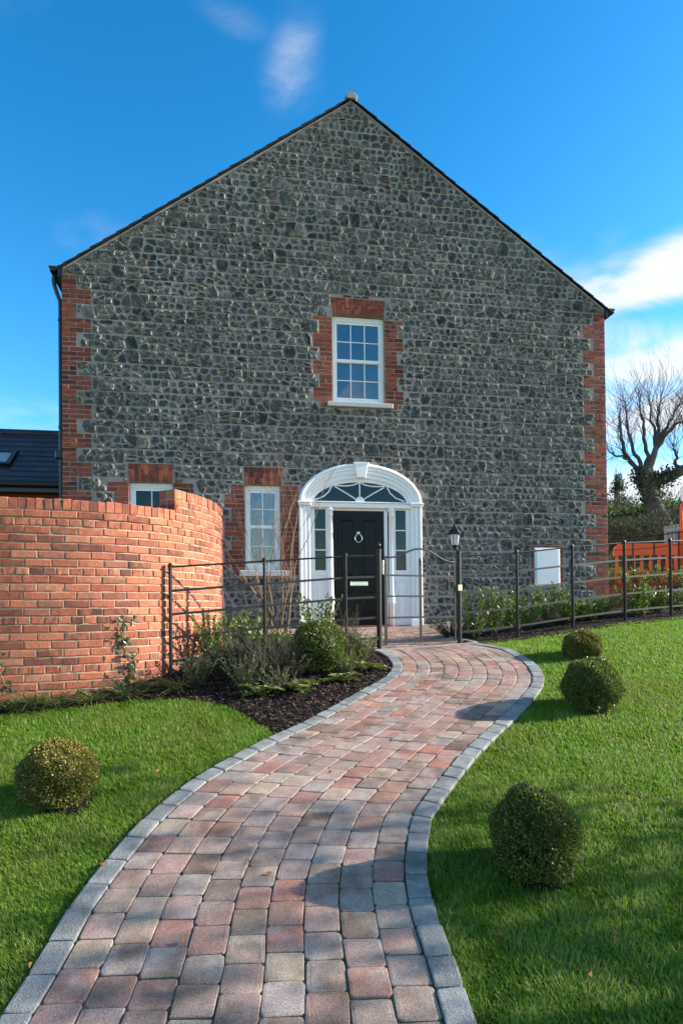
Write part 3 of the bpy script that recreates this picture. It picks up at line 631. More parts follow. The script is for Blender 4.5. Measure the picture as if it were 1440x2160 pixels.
# ---- door surround, fanlight, sidelights, door
sur = []; cu, cz = 5.03, 2.2
def ell(a, b, t): return cu+a*cos(t), cz+.02+b*sin(t)
prof = [(0, 0), (0, .075), (.06, .095), (.16, .10), (.20, .078), (.34, .078), (.40, .062), (.55, .062), (.60, .045), (.80, .040), (.84, .02), (1.0, .012), (1.0, -.1)]
N = 48; Vv = []; Ff = []
for i in range(N+1):
    t = pi*i/N
    for q, o in prof:
        a = 1.112-q*(1.112-.845); b = .70-q*(.70-.375); u, z = ell(a, b, t); Vv.append((u, -o, z))
m = len(prof)
for i in range(N):
    for k in range(m-1): Ff.append((i*m+k, i*m+k+1, (i+1)*m+k+1, (i+1)*m+k))
surround_o = obj('door_surround', Vv, Ff, 'white', house)
V, F, E = prism([(cu-.075, 2.66), (cu+.075, 2.66), (cu+.125, 2.925), (cu-.125, 2.925)], -.02, .115, .012, .012); piece('keystone', V, F, 'white', surround_o)
V, F, E = prism([(cu-.135, 2.905), (cu+.135, 2.905), (cu+.14, 2.94), (cu-.14, 2.94)], -.02, .122, .006, .006); piece('keystone_cap', V, F, 'white', surround_o)
for s in (-1, 1):
    def ub(a, b): return (cu+a, cu+b) if s > 0 else (cu-b, cu-a)
    ps = [bbox(*ub(.915, 1.108), -.05, .03, -.12, 2.16, .006), bbox(*ub(1.062, 1.110), -.078, -.051, .14, 2.16, .008), bbox(*ub(.985, 1.052), -.066, -.051, .14, 2.16, .008), bbox(*ub(.925, .955), -.06, -.051, .14, 2.16, .004), bbox(*ub(.90, 1.118), -.085, .03, -.119, .14, .008)]
    V, F, R, E = join(ps); obj('pilaster', V, F, 'white', surround_o)
    V, F, R, E = join([bbox(*ub(.905, 1.125), -.098, .02, 2.162, 2.198, .006), bbox(*ub(.895, 1.14), -.112, .02, 2.20, 2.232, .006)]); obj('capital', V, F, 'white', surround_o)
    # sidelight
    a, b = .635, .83
    ps = [bbox(*ub(.60, a), -.012, .07, 1.0, 2.13), bbox(*ub(b, .915), -.012, .07, 1.0, 2.13), bbox(*ub(a, b), -.011, .07, 2.105, 2.13), bbox(*ub(.60, .915), -.013, .07, .93, 1.022), bbox(*ub(.595, .915), -.005, .07, -.1, .929)]
    V, F, R, E = join(ps); sl_o = obj('sidelight', V, F, 'white', surround_o)
    for k in range(3):
        c0, c1 = 1.022+(2.105-1.022)*k/3, 1.022+(2.105-1.022)*(k+1)/3; x0, x1 = ub(a, b); obj('pane', *box(x0, x1, .03, .036, c0, c1), 'dglass', surround_o)
        if k: obj('glazing_bar', *bbox(x0, x1, .008, .028, c0-.011, c0+.011, .003), 'white', surround_o)
    x0, x1 = ub(.625, .85); 
    def rim(x0, x1, z0, z1, w, y0, y1): return [bbox(x0, x0+w, y0, y1, z0, z1, .003), bbox(x1-w, x1, y0, y1, z0, z1, .003), bbox(x0+w, x1-w, y0+.001, y1, z0, z0+w, .003), bbox(x0+w, x1-w, y0+.001, y1, z1-w, z1, .003)]
    V, F, R, E = join(rim(x0, x1, .14, .86, .022, -.02, -.004)+[bbox(x0+.06, x1-.06, -.018, -.004, .24, .76, .006)]); obj('panel_moulding', V, F, 'white', surround_o)
    # round column beside the door
    xc = cu+s*.555
    V, F = lathe([(.062, .56), (.062, .575), (.055, .58), (.0515, .62), (.049, 1.2), (.045, 2.0), (.052, 2.005), (.052, 2.02), (.046, 2.03), (.046, 2.06), (.058, 2.075), (.066, 2.095), (.066, 2.128)], 16, (xc, -.012, 0)); obj('column', V, F, 'white', surround_o, smooth=True)
    V, F = lathe([(.056, -.1), (.056, .42), (.068, .43), (.068, .46), (.06, .475), (.066, .49), (.066, .52), (.058, .555)], 16, (xc, -.012, 0)); obj('column_base', V, F, 'white', surround_o, smooth=True)
V, F, R, E = join([bbox(4.11, 5.95, -.075, .1, 2.13, 2.165, .006), bbox(4.11, 5.95, -.055, .1, 2.167, 2.215, .004), bbox(4.11, 5.95, -.085, .1, 2.217, 2.238, .006)]); obj('transom', V, F, 'white', surround_o)
# fanlight glass and bars
P = [(cu+.87*cos(t), 2.22+.40*sin(t)) for t in np.linspace(0, pi, 33)]
V = [(u, -.006, z) for u, z in P]; obj('fanlight_glass', V, [tuple(range(33))], 'dglass', surround_o)
cx, czf = cu-.02, 2.245
def fbar(p): V, F = tube([(u, -.02, z) for u, z in p], .0125, 6); obj('fanlight_bar', V, F, 'white', surround_o, smooth=True)
fbar([(cx, 2.30), (cx, 2.60)])
for s in (-1, 1):
    fbar([(cx+s*.07, 2.29), (cx+s*.26, 2.405), (cx+s*.455, 2.515)])
    fbar([(cx+s*.0, 2.592), (cx+s*.10, 2.548), (cx+s*.22, 2.525), (cx+s*.35, 2.525), (cx+s*.455, 2.53)])
    fbar([(cx+s*.50, 2.52), (cx+s*.56, 2.41), (cx+s*.66, 2.325), (cx+s*.82, 2.265)])
V, F = lathe([(.0, 0), (.085, .004), (.085, .03), (.06, .04)], 20); V = np.c_[V[:, 0], -V[:, 2], V[:, 1]]+[cx, -.01, 2.25]; obj('fanlight_hub', V, F[::-1], 'white', surround_o)
# door frame and leaf
V, F, R, E = join([bbox(4.47, 4.522, .0, .1, -.05, 2.129), bbox(5.462, 5.52, .0, .1, -.05, 2.129), bbox(4.522, 5.462, .001, .1, 2.09, 2.129)]); obj('door_frame', V, F, 'white', house)
dy = .045
door = obj('door', *bbox(4.524, 5.460, dy, dy+.05, .035, 2.088, .004), 'door', house, label='black panelled front door with ring knocker')
for (a, b, c, d) in ((4.625, 4.945, .87, 1.985), (5.035, 5.36, .87, 1.985), (4.625, 4.945, .20, .70), (5.035, 5.36, .20, .70)):
    V, F, R, E = join(rim(a, b, c, d, .035, dy-.014, dy+.001)); obj('panel_moulding', V, F, 'door', door)
    V, F, E = prism([(a+.06, c+.06), (b-.06, c+.06), (b-.06, d-.06), (a+.06, d-.06)], -dy-.001, -dy+.010, .03, .009); obj('door_panel', V, F, 'door', door)
kc = (4.99, 1.62)
ring = [(kc[0]+.066*cos(t)*(1-.25*max(0, sin(t))), dy-.03, kc[1]-.02+.075*sin(t)) for t in np.linspace(0, 2*pi, 25)]
V, F = tube(ring, .0095, 7, False); kn = obj('knocker', V, F, 'chrome', door, smooth=True)
V, F = lathe([(.038, 0), (.036, .018), (.018, .034), (.002, .038)], 14); obj('knocker_plate', np.c_[V[:, 0]+kc[0], dy-V[:, 2], V[:, 1]+kc[1]+.075], [f[::-1] for f in F], 'chrome', kn, smooth=True)
lp = obj('letter_plate', *bbox(4.84, 5.16, dy-.014, dy, .745, .825, .006), 'chrome', door); obj('letter_flap', *bbox(4.865, 5.135, dy-.022, dy-.015, .757, .805, .004), 'chrome', lp)
obj('threshold', *bbox(4.40, 5.60, -.09, .1, -.06, .033, .006), 'hbrick', house)
for s in (-1, 1): obj('plinth_brick', *bbox(cu+s*.76-.13, cu+s*.76+.13, -.125, -.087, -.06, .012, .004), 'gbrick', house)
# meter box
mb = obj('meter_box', *bbox(8.336, 8.844, -.03, .1, .733, 1.446, .006), 'gasbox', house, label='white meter box set in a red brick border')
obj('meter_box_door', *bbox(8.365, 8.815, -.045, -.031, .755, 1.415, .006), 'gasbox', mb); obj('lock', *lathe([(.011, 0), (.011, .004)], 8), 'plastic', mb, loc=(8.385, -.05, 1.05))
# bell push on the rubble right of the door
obj('bell_push', *bbox(6.28, 6.315, -.06, .0, 1.12, 1.235, .01), 'plastic', house)

# ------------------------------------------------------------------ slate-roofed wing on the left
wing = thing('slate_wing', 'low wing with dark slate roof and skylight behind the orange brick garden wall', 'house', tuple(hw(-3, -1.2, 0)), TH)
ov = np.array([3.0, 1.2, 0])          # house-local -> wing-local shift is minus (-3, 1.2)
def WL(V): return np.asarray(V, float)-np.array([-3, 1.2, 0])
ey, ry, ez, rz = 1.25, 2.95, 2.70, 4.05
V, F = box(-6, -.06, 1.5, 4.4, -.6, 2.75); obj('wall', WL(V), F, 'hbrick', wing)
rs = (rz-ez)/(ry-ey); rl = math.hypot(ry-ey, rz-ez)
def rp(x, s, up): return (x, ey+(ry-ey)*s/rl-(rz-ez)/rl*up, ez+(rz-ez)*s/rl+(ry-ey)/rl*up)
V = np.array([rp(-6.2, 0, 0), rp(-.02, 0, 0), rp(-.02, rl, 0), rp(-6.2, rl, 0), (-.02, 4.65, ez), (-6.2, 4.65, ez)]); wr = obj('roof', WL(V), [(0, 1, 2, 3), (3, 2, 4, 5)], 'slate', wing)
SKY = (-2.45, -1.36, .62, 1.22)
wn = 10; rest = []
for r in range(wn):
    s0 = rl*r/wn; ln = rl/wn*1.25; x = -.02-(.15 if r % 2 else 0)
    first = True
    while x > -6.1:
        wd = .30 if not first else (.15 if r % 2 else .30); first = False
        a, b = x-wd+.003, x; x -= wd
        if b > SKY[0]-.02 and a < SKY[1]+.02 and s0+rl/wn > SKY[2] and s0 < SKY[3]: 
            if a > SKY[0] and b < SKY[1]: continue
            if a <= SKY[1] < b: a = SKY[1]+.02
            if a < SKY[0] <= b: b = SKY[0]-.02
        if b-a < .03: continue
        j = random.gauss(0, .002); e = min(s0+ln, rl)
        V = np.array([rp(a, s0+j, .012), rp(b, s0-j, .012), rp(b, s0-j, .021), rp(a, s0+j, .021), rp(a, e, .002), rp(b, e, .002), rp(b, e, .008), rp(a, e, .008)]); F = [(0, 1, 2, 3), (3, 2, 6, 7), (0, 3, 7, 4), (1, 5, 6, 2), (4, 7, 6, 5)]
        if b > -2.6: piece('slate', WL(V), F, 'slate', wr)
        else: rest.append((V, F, random.random()))
V, F, R, E = join(rest); obj('slate', WL(V), F, 'slate', wr, rnd=R, kind='stuff')
for k in range(14):
    V, F = tube([(-.03-.45*k, ry, rz+.0), (-.46-.45*k, ry, rz+.0)], .085, 10); piece('ridge_tile', WL(V), F, 'slate', wr)
V, F = tube([(-6.2, ey-.06, ez-.03), (-.04, ey-.06, ez-.03)], .06, 8); obj('gutter', WL(V), F, 'plastic', wing)
V, F = box(-6.2, -.04, ey-.005, ey+.03, ez-.17, ez+.0); obj('fascia_board', WL(V), F, 'plastic', wing)
sk = []
for (a, b, c, d) in ((SKY[0], SKY[1], SKY[2], SKY[2]+.07), (SKY[0], SKY[1], SKY[3]-.07, SKY[3]), (SKY[0], SKY[0]+.08, SKY[2]+.07, SKY[3]-.07), (SKY[1]-.08, SKY[1], SKY[2]+.07, SKY[3]-.07)):
    V = [rp(x, s, u) for u in (.0, .075) for s in (c, d) for x in (a, b)]; sk.append((V, [(0, 2, 3, 1), (4, 5, 7, 6), (0, 1, 5, 4), (2, 6, 7, 3), (0, 4, 6, 2), (1, 3, 7, 5)]))
V, F, R, E = join(sk); so = obj('skylight', WL(V), F, 'plastic', wing)
V = [rp(x, s, .05) for x, s in ((SKY[0]+.08, SKY[2]+.07), (SKY[1]-.08, SKY[2]+.07), (SKY[1]-.08, SKY[3]-.07), (SKY[0]+.08, SKY[3]-.07))]; obj('pane', WL(V), [(0, 1, 2, 3)], mat('skylight_glass', [(.25, .3, .34)], .05, 2, .1, 0, 1, .8, ior=1.8), so)

# ------------------------------------------------------------------ curved garden wall
sk_s = np.array([-4.0, 0, .23, .69, 1.06, 1.36, 1.63, 1.63+2.35*radians(48), 1.63+2.35*radians(48)+2.6]); sk_a = np.radians([14, 15, 18, 25, 37, 48, 61, 109, 109])
ds = .01; ss_ = np.arange(-3.6, 5.0, ds); an = np.interp(ss_, sk_s, sk_a)
i0 = int(round(3.6/ds)); X = np.cumsum(np.cos(an))*ds; Y = np.cumsum(np.sin(an))*ds; X += -3.13-X[i0]; Y += 5.83-Y[i0]
def wp(s, out, z):
    x, y, a = np.interp(s, ss_, X), np.interp(s, ss_, Y), np.interp(s, ss_, an); return np.stack([x+np.sin(a)*out, y-np.cos(a)*out, np.broadcast_to(z, np.shape(x))+0*x], -1)
GWZ, GWB, WT, STEP, SE = 1.39, -.75, .22, 1.70, 4.4
TOP2 = GWZ+3*.077
gw = thing('garden_wall', 'curved orange brick garden wall with brick on edge coping that steps up at its end', 'wall', tuple(wp(0., 0, GWB)))
GL = np.array(gw.location)
def slab(s0, s1, zb, zt, of, ob, n):
    q = np.linspace(s0, s1, n); V = np.concatenate([wp(q, of, zb), wp(q, of, zt), wp(q, ob, zt), wp(q, ob, zb)]); F = []
    for k in range(4):
        for i in range(n-1): a = k*n; b = ((k+1) % 4)*n; F.append((a+i, b+i, b+i+1, a+i+1)[::-1])
    F += [(0, n, 2*n, 3*n), (n-1, 4*n-1, 3*n-1, 2*n-1)]; return V, F
core = [slab(-3.5, STEP, GWB, GWZ-.008, -.009, -WT+.01, 90), slab(STEP, SE, GWB, TOP2-.008, -.009, -WT+.01, 60)]
V, F, R, E = join(core); wcore = obj('mortar_core', V-GL, F, 'gmortar', gw)
gb = []
def gbrick(s0, s1, z0, z1, out=0.0, depth=.05, n=4):
    q0, q1 = s0+.005, s1-.005; za, zb_ = z0+.0052, z1-.0052; j = lambda k: RNG.uniform(-.0042, .0035, k)
    q = np.linspace(q0, q1, n); o = out+max(-.002, random.gauss(.001, .002)); rings = []
    sk_ = random.gauss(0, .0025)
    def ring(e, oo):
        b = wp(np.linspace(q0+e, q1-e, n)+0, oo, za+e+sk_*np.linspace(-1, 1, n)); t = wp(np.linspace(q1-e, q0+e, n), oo, zb_-e+sk_*np.linspace(1, -1, n)); r = np.concatenate([b, t]); r[:, 2] += j(2*n)*.8; return r
    rings = [ring(0, -depth), ring(0, o-.006), ring(.006, o)]; m = 2*n; V = np.concatenate(rings); V[2*m:] += RNG.normal(0, .0012, (m, 3)); F = []
    for k in (0, 1):
        for i in range(m): F.append((k*m+i, k*m+(i+1) % m, (k+1)*m+(i+1) % m, (k+1)*m+i))
    for i in range(n-1): F.append((2*m+i, 2*m+i+1, 2*m+m-2-i, 2*m+m-1-i))
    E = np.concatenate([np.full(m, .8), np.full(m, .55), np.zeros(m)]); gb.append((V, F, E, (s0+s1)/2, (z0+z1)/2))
def coping(s0, s1, z0, z1):
    n = int((s1-s0)/.0765); w = (s1-s0)/n
    for k in range(n):
        a, b = s0+k*w+.004, s0+(k+1)*w-.004; za, zb_ = z0+.005, z1+random.gauss(0, .003); q = np.array([a, b]); dj = random.gauss(0, .003)
        fr = .002+dj; bk = -WT+.002
        V = np.concatenate([wp(q, fr, za), wp(q, fr, zb_-.008), wp(q, fr-.008, zb_), wp(q, bk+.008, zb_), wp(q, bk, zb_-.008), wp(q, bk, za)])+RNG.normal(0, .0014, (12, 3))
        F = [(2*i, 2*i+1, 2*i+3, 2*i+2) for i in range(5)]+[(0, 2, 4, 6, 8, 10), (11, 9, 7, 5, 3, 1)]; F = [f for f in F]
        E = np.zeros(12); gb.append((V, F, E, (a+b)/2, (za+zb_)/2))
coping(-3.5, STEP-.004, GWZ-.105, GWZ); coping(STEP+.11, SE, TOP2-.105, TOP2)
z = GWZ-.105; k = 0
SL, HL_ = .231, .1155
while z > GWB:
    z0 = z-.077; hdr = (k % 6 == 1); L_ = HL_ if hdr else SL; s = -3.5-(.058 if hdr else (SL/2 if k % 2 else 0))+random.gauss(0, .006)
    while s < SE:
        a, b = max(s, -3.5), min(s+L_, SE)
        if b-a > .04: gbrick(a, b, z0, z, .006 if k == 0 else 0.0)
        s += L_
    z = z0; k += 1
# three extra courses at the raised end
for r in range(3):
    z0 = GWZ-.105+.077*r; s = STEP+(.115 if r == 1 else 0)
    z1 = z0+.077
    if r == 1: gbrick(STEP+.005, STEP+.115, z0, z1)
    while s < SE: gbrick(s, min(s+SL, SE), z0, z1); s += SL
def wend(s, o0, o1, z0, z1):     # bricks on the step's end face
    q = [wp(s, o, z)-0 for o, z in ((o0, z0), (o1, z0), (o1, z1), (o0, z1))]; a = np.interp(s, ss_, an); t = np.array([cos(a), sin(a), 0]); q = np.array(q)
    c = q.mean(0); r2 = c+(q-c)*.94-t*.006; V = np.concatenate([q+t*.05, q, r2]); F = [(k*4+i, k*4+(i+1) % 4, (k+1)*4+(i+1) % 4, (k+1)*4+i) for k in (0, 1) for i in range(4)]+[(8, 9, 10, 11)]
    gb.append((V, [f[::-1] for f in F], np.zeros(12), s, 1.5))
for r in range(2):
    z0 = GWZ+.004+r*.078
    if z0+.072 < TOP2-.1: wend(STEP+.002, -.002, -.107, z0, z0+.07); wend(STEP+.002, -.117, -.218, z0, z0+.07)
wend(STEP+.002, -.002, -.107, TOP2-.10, TOP2-.002); wend(STEP+.002, -.117, -.218, TOP2-.10, TOP2-.002)
wend(STEP+.002, -.002, -.107, GWZ+.006, TOP2-.108); wend(STEP+.002, -.117, -.218, GWZ+.006, TOP2-.108)
# on-edge brick that caps the step
V = np.concatenate([wp(np.array([STEP+.004, STEP+.106]), o, zz_) for o, zz_ in ((.002, TOP2-.1), (.002, TOP2-.006), (-.006, TOP2), (-WT, TOP2), (-WT, TOP2-.1))]); gb.append((V, [(2*i, 2*i+1, 2*i+3, 2*i+2) for i in range(4)]+[(0, 2, 4, 6, 8), (9, 7, 5, 3, 1)], np.zeros(10), STEP+.05, 1.6))
vis = [b for b in gb if 0.0 < b[3] < 3.0]; inv = [b for b in gb if not (0.0 < b[3] < 3.0)]
vis.sort(key=lambda b: -(2.0 if b[3] < 2.2 else 1.0)-(.5 if b[4] > -.25 else 0)-(b[0][:, 0].max()-b[0][:, 0].min()))
for V, F, E, s, zc in vis[:300]: piece('brick', V-GL, F, 'gbrick', gw, edge=E)
V, F, R, E = join([(v, f, random.random(), e) for v, f, e, s, zc in vis[300:]+inv]); obj('brick', V-GL, F, 'gbrick', gw, rnd=R, edge=E, kind='stuff')

# ------------------------------------------------------------------ landing in front of the door
def hl2(u, out): p = hw(u, out, 0); return p[:2]
GPL, GPR = np.array([.45, 7.63]), np.array([1.52, 8.22])
land_poly = np.array([hl2(2.2, .0), hl2(2.2, 1.15), hl2(4.45, 1.45), gnd_px(756, 1356)[:2], (.36, 7.6), (1.72, 8.16), gnd_px(935, 1343)[:2], hl2(6.75, .9), hl2(6.75, 0)])
def inside(P, poly):
    P = np.atleast_2d(P); c = np.zeros(len(P), bool); n = len(poly)
    for i in range(n):
        a, b = poly[i], poly[(i+1) % n]; m = ((a[1] > P[:, 1]) != (b[1] > P[:, 1])); x = (b[0]-a[0])*(P[:, 1]-a[1])/((b[1]-a[1]) if b[1] != a[1] else 1e-9)+a[0]; c ^= m & (P[:, 0] < x)
    return c
lz = lambda x, y: float(gz(x, y))
import mathutils.geometry as mg
def patch_mesh(poly, dz, step=.16):
    pts = [tuple(p) for p in poly]; n0 = len(pts); lo, hi = poly.min(0), poly.max(0)
    X_, Y_ = np.meshgrid(np.arange(lo[0], hi[0], step), np.arange(lo[1], hi[1], step)); Q = np.c_[X_.ravel(), Y_.ravel()]+RNG.uniform(-.03, .03, (X_.size, 2)); Q = Q[inside(Q, poly)]
    r = mg.delaunay_2d_cdt([Vector(p) for p in pts]+[Vector(q) for q in Q], [(i, (i+1) % n0) for i in range(n0)], [], 1, 1e-4)
    V = [(v.x, v.y, float(gz(v.x, v.y))+dz+random.uniform(0, .015)) for v in r[0]]; return V, [tuple(f) for f in r[2]]
V, F = patch_mesh(land_poly, .004); landing = obj('landing', V, F, 'sand', kind='structure')
lp_ = []
for r in range(30):
    out = .02+r*.155
    for c in range(60):
        u = 2.0+c*.205+(.1 if r % 2 else 0)
        q = np.array([hl2(u, out), hl2(u+.2, out), hl2(u+.2, out+.15), hl2(u, out+.15)])
        if not inside(q, land_poly).all(): continue
        def fm(a, t, u=u, out=out): return np.stack([HO[0]+HD[0]*(u+.205*np.asarray(a))+HN[0]*(out+.155*np.asarray(t)), HO[1]+HD[1]*(u+.205*np.asarray(a))+HN[1]*(out+.155*np.asarray(t))], -1)
        v, f = block(fm, 0, 1, 0, 1, .030+random.gauss(0, .001), .03, .006, .006); lp_.append((v, f, random.random()))
V, F, R, E = join(lp_); obj('paver', V, F, 'paver', landing, rnd=R, kind='stuff')
# pale edging across the gateway and along the landing
def edging(a, b, n, w=.06, name='edging_stone'):
    a, b = np.array(a), np.array(b); t = (b-a)/np.linalg.norm(b-a); nn = np.array([-t[1], t[0]])
    for k in range(n):
        p0, p1 = a+(b-a)*(k+.02)/n, a+(b-a)*(k+.98)/n
        q = [p0-nn*w/2, p1-nn*w/2, p1+nn*w/2, p0+nn*w/2]; V = [(x, y, lz(x, y)-.02) for x, y in q]+[(x, y, lz(x, y)+.036) for x, y in q]; piece(name, V, [(0, 3, 2, 1), (4, 5, 6, 7), (0, 1, 5, 4), (1, 2, 6, 5), (2, 3, 7, 6), (3, 0, 4, 7)], 'concrete', landing)
edging((.37, 7.57), (1.73, 8.16), 7); edging((1.73, 8.18), gnd_px(933, 1344)[:2], 6); edging((.36, 7.6), gnd_px(757, 1356)[:2], 3)

# ------------------------------------------------------------------ beds
fl = lambda x: 8.22+.387*(x-1.52)            # right fence line in plan
BEDL = np.array([(-3.9, 5.25), (-2.98, 5.50), (-2.45, 5.68), (-1.95, 5.86), (-1.45, 5.88), (-1.03, 5.70), (-.75, 5.35), (-.53, 5.03), *[tuple(p) for p in LO[np.argmin(abs(LO[:, 1]-5.05)):] if p[1] < 7.58][::6], (.36, 7.6), tuple(gnd_px(757, 1356)[:2]), tuple(hl2(4.45, 1.45)), tuple(hl2(2.2, 1.15)), (-1.45, 10.0), (-1.45, 8.0), (-1.75, 6.85), (-2.3, 6.2), (-3.2, 5.86), (-3.9, 5.66)])
BEDR = np.array([(1.74, 8.12), (2.6, 8.42), (4.2, 9.03), (6.2, 9.82), (7.2, 10.2), (6.6, 11.0), (5.35, 11.95), tuple(hl2(9.8, .02)), tuple(hl2(6.75, .02)), tuple(hl2(6.75, .9)), tuple(gnd_px(933, 1344)[:2])])
V, F = patch_mesh(BEDL, .012); bedl = obj('planting_bed', V, F, 'mulchbed', kind='structure', smooth=True)
V, F = patch_mesh(BEDR, .012); bedr = obj('planting_bed', V, F, 'mulchbed', kind='structure', smooth=True)
def chips(poly, n, parent, lab):
    lo, hi = poly.min(0), poly.max(0); Q = RNG.uniform(lo, hi, (n*3, 2)); Q = Q[inside(Q, poly)][:n]; n = len(Q)
    a = RNG.uniform(0, 2*pi, n); l = RNG.uniform(.012, .045, n); w = RNG.uniform(.004, .011, n); h = RNG.uniform(.003, .008, n); up = RNG.normal(0, .35, n)
    D = np.stack([np.cos(a), np.sin(a), up], 1); Sd = np.stack([-np.sin(a), np.cos(a), RNG.normal(0, .3, n)], 1)
    C = np.c_[Q, gz(Q[:, 0], Q[:, 1])+.022+RNG.uniform(0, .016, n)]
    U = np.array([0, 0, 1.])
    V = np.stack([C-D*l[:, None]/2-Sd*w[:, None], C+D*l[:, None]/2-Sd*w[:, None]*.6, C+D*l[:, None]/2+Sd*w[:, None]*.6, C-D*l[:, None]/2+Sd*w[:, None], C+U*h[:, None]-D*l[:, None]*.2, C+U*h[:, None]+D*l[:, None]*.25], 1).reshape(-1, 3)
    b = np.arange(n)[:, None]*6; F = np.concatenate([b+[[q]] if 0 else b+np.array([q]) for q in ((0, 1, 5), (0, 5, 4), (1, 2, 5), (2, 3, 4), (2, 4, 5), (3, 0, 4))]).astype(np.int32)
    obj('bark_chips', V, F, 'mulch', rnd=np.repeat(RNG.random(n), 6), kind='stuff', label=lab, cat='mulch')
chips(BEDL[:], 9000, bedl, 'dark bark chips covering the bed between brick wall and path'); chips(BEDR, 2500, bedr, 'dark bark chips under the laurels behind the right railing')

# ------------------------------------------------------------------ fences and gate (black estate railing)
def post_mesh(b, h, r=.016, n=8, ball=False):
    prof = [(r, -.1), (r, h-.03), (r*1.5, h-.028), (r*1.55, h-.008), (r*1.0, h+.004), (r*.2, h+.008)]
    return lathe(prof, n, b)
def railing(name, label, pts, px_posts, ht, heights, end_round=True):
    T = thing(name, label, 'fence', (pts[0][0], pts[0][1], lz(*pts[0]))); L0 = np.array(T.location)
    for p in px_posts:
        V, F = bar((p[0], p[1], lz(*p)-.15-L0[2]+0), (p[0], p[1], lz(*p)+ht-L0[2]+.012), .012, .045, (0, 1, 0)) if 0 else (None, None)
        z = lz(*p); Vb, Fb = bbox(p[0]-.014, p[0]+.014, p[1]-.021, p[1]+.021, z-.2, z+ht+.012, .004); V2, F2 = lathe([(.012, 0), (.024, .008), (.026, .02), (.02, .034), (.004, .042)], 10, (p[0], p[1], z+ht+.0))
        V, F, R, E = join([(Vb, Fb), (V2, F2)]); obj('post', V-L0, F, 'black', T)
    for k, h in enumerate(heights):
        q = [np.array([p[0], p[1], lz(*p)+h]) for p in pts]
        for a, b in zip(q[:-1], q[1:]):
            d = (b-a)/np.linalg.norm(b-a)
            if k == 0: V, F = tube([a-d*.0, b+d*.0], .0105, 8)
            else: V, F = bar(a, b, .009, .026)
            obj('rail', V-L0, F, 'black', T)
    return T
RH = [1.15, .90, .655, .41, .165]
A0, A1 = np.array([-1.775, 6.60]), GPL-np.array([.035, .02])
def on_line(a, b, px):
    k = (px-720)/FPX; d = b-a; t = (k*a[1]-a[0])/(d[0]-k*d[1]); return a+d*t
lpts = [A0]+[on_line(A0, A1, x) for x in (558, 729)]
railing('estate_railing', 'black metal railing between the brick garden wall and the gate', [tuple(p) for p in lpts]+[tuple(A1)], [tuple(p) for p in lpts], 1.15, RH)
B0, B1 = GPR+np.array([.035, .0135]), np.array([5.03, 9.60])
rpts = [on_line(B0, B1, x) for x in (1090, 1207, 1317, 1414)]; ext = rpts[-1]+(rpts[-1]-rpts[-2])
railing('estate_railing', 'black metal railing running right from the lantern post beside the lawn', [tuple(B0)]+[tuple(p) for p in rpts]+[tuple(ext)], [tuple(p) for p in rpts]+[tuple(ext)], 1.15, RH)
# gate posts
gp1 = thing('gate_post', 'round black gate post with ball finial at the hinge side', 'post', (GPL[0], GPL[1], lz(*GPL)))
obj('shaft', *lathe([(.031, -.1), (.031, 1.20), (.036, 1.205), (.036, 1.225), (.028, 1.235)], 14), 'black', gp1, smooth=False)
obj('finial', *lathe([(.012, 1.235), (.012, 1.25), (.024, 1.258), (.029, 1.275), (.024, 1.295), (.012, 1.305), (.006, 1.32), (.001, 1.328)], 12), 'black', gp1, smooth=True)
gp2 = thing('gate_post', 'round black gate post carrying the lantern at the latch side', 'post', (GPR[0], GPR[1], lz(*GPR)))
obj('shaft', *lathe([(.029, -.1), (.029, 1.17), (.034, 1.175), (.034, 1.2), (.024, 1.215)], 14), 'black', gp2)
obj('lock_keep', *bbox(-.02, .03, -.045, -.028, .70, .78, .003), 'chrome', gp2)
# lantern
ln = thing('lantern', 'black six sided lantern with pale glass on the right gate post', 'lamp', (GPR[0]-.02, GPR[1]-.03, lz(*GPR)+1.215))
hx = lambda r, z: (r, z)
obj('bracket', *tube([(.02, .03, -.01), (.005, .02, .02), (-.01, 0, .035), (-.03, -.01, .045)], .010, 8), 'black', ln, smooth=True)
LC = (-.035, -.012, 0)
obj('base', *lathe([(.008, .03), (.02, .04), (.03, .055), (.044, .062), (.046, .072)], 6, LC), 'black', ln)
V, F = lathe([(.041, .072), (.066, .212)], 6, LC); obj('glass', V, F, 'frost', ln)
ribs = []
for k in range(6):
    a = k*pi/3; ribs.append(tube([(LC[0]+.043*cos(a), LC[1]+.043*sin(a), .07), (LC[0]+.069*cos(a), LC[1]+.069*sin(a), .214)], .0042, 5))
V, F, R, E = join(ribs); obj('glazing_rib', V, F, 'black', ln)
obj('lamp_roof', *lathe([(.088, .208), (.092, .216), (.074, .236), (.05, .275), (.03, .295), (.032, .303), (.014, .312), (.010, .325), (.016, .333), (.012, .345), (.002, .352)], 6, LC), 'black', ln)
# gate leaf
gt = thing('garden_gate', 'black metal garden gate with arched top bar across the paved path', 'gate', (GPL[0], GPL[1], lz(*GPL)))
gd = GPR-GPL; gL = np.linalg.norm(gd); gu = np.array([gd[0]/gL, gd[1]/gL, 0]); rise = lz(*GPR)-lz(*GPL)
def G(s, h): return gu*s+np.array([0, 0, h])
s0, s1 = .095, gL-.065; zb0 = .10
obj('stile', *bar(G(s0, zb0-.02), G(s0, 1.145), .012, .035, gu), 'black', gt); obj('stile', *bar(G(s1, zb0+.02), G(s1, 1.105), .012, .032, gu), 'black', gt)
sm_ = s0+(s1-s0)*.485; obj('middle_bar', *bar(G(sm_, zb0), G(sm_, 1.06), .012, .032, gu), 'black', gt); obj('knob', *lathe([(.008, 1.05), (.014, 1.06), (.012, 1.08), (.017, 1.10), (.015, 1.13), (.004, 1.145)], 10, tuple(G(sm_, 0))), 'black', gt, smooth=True)
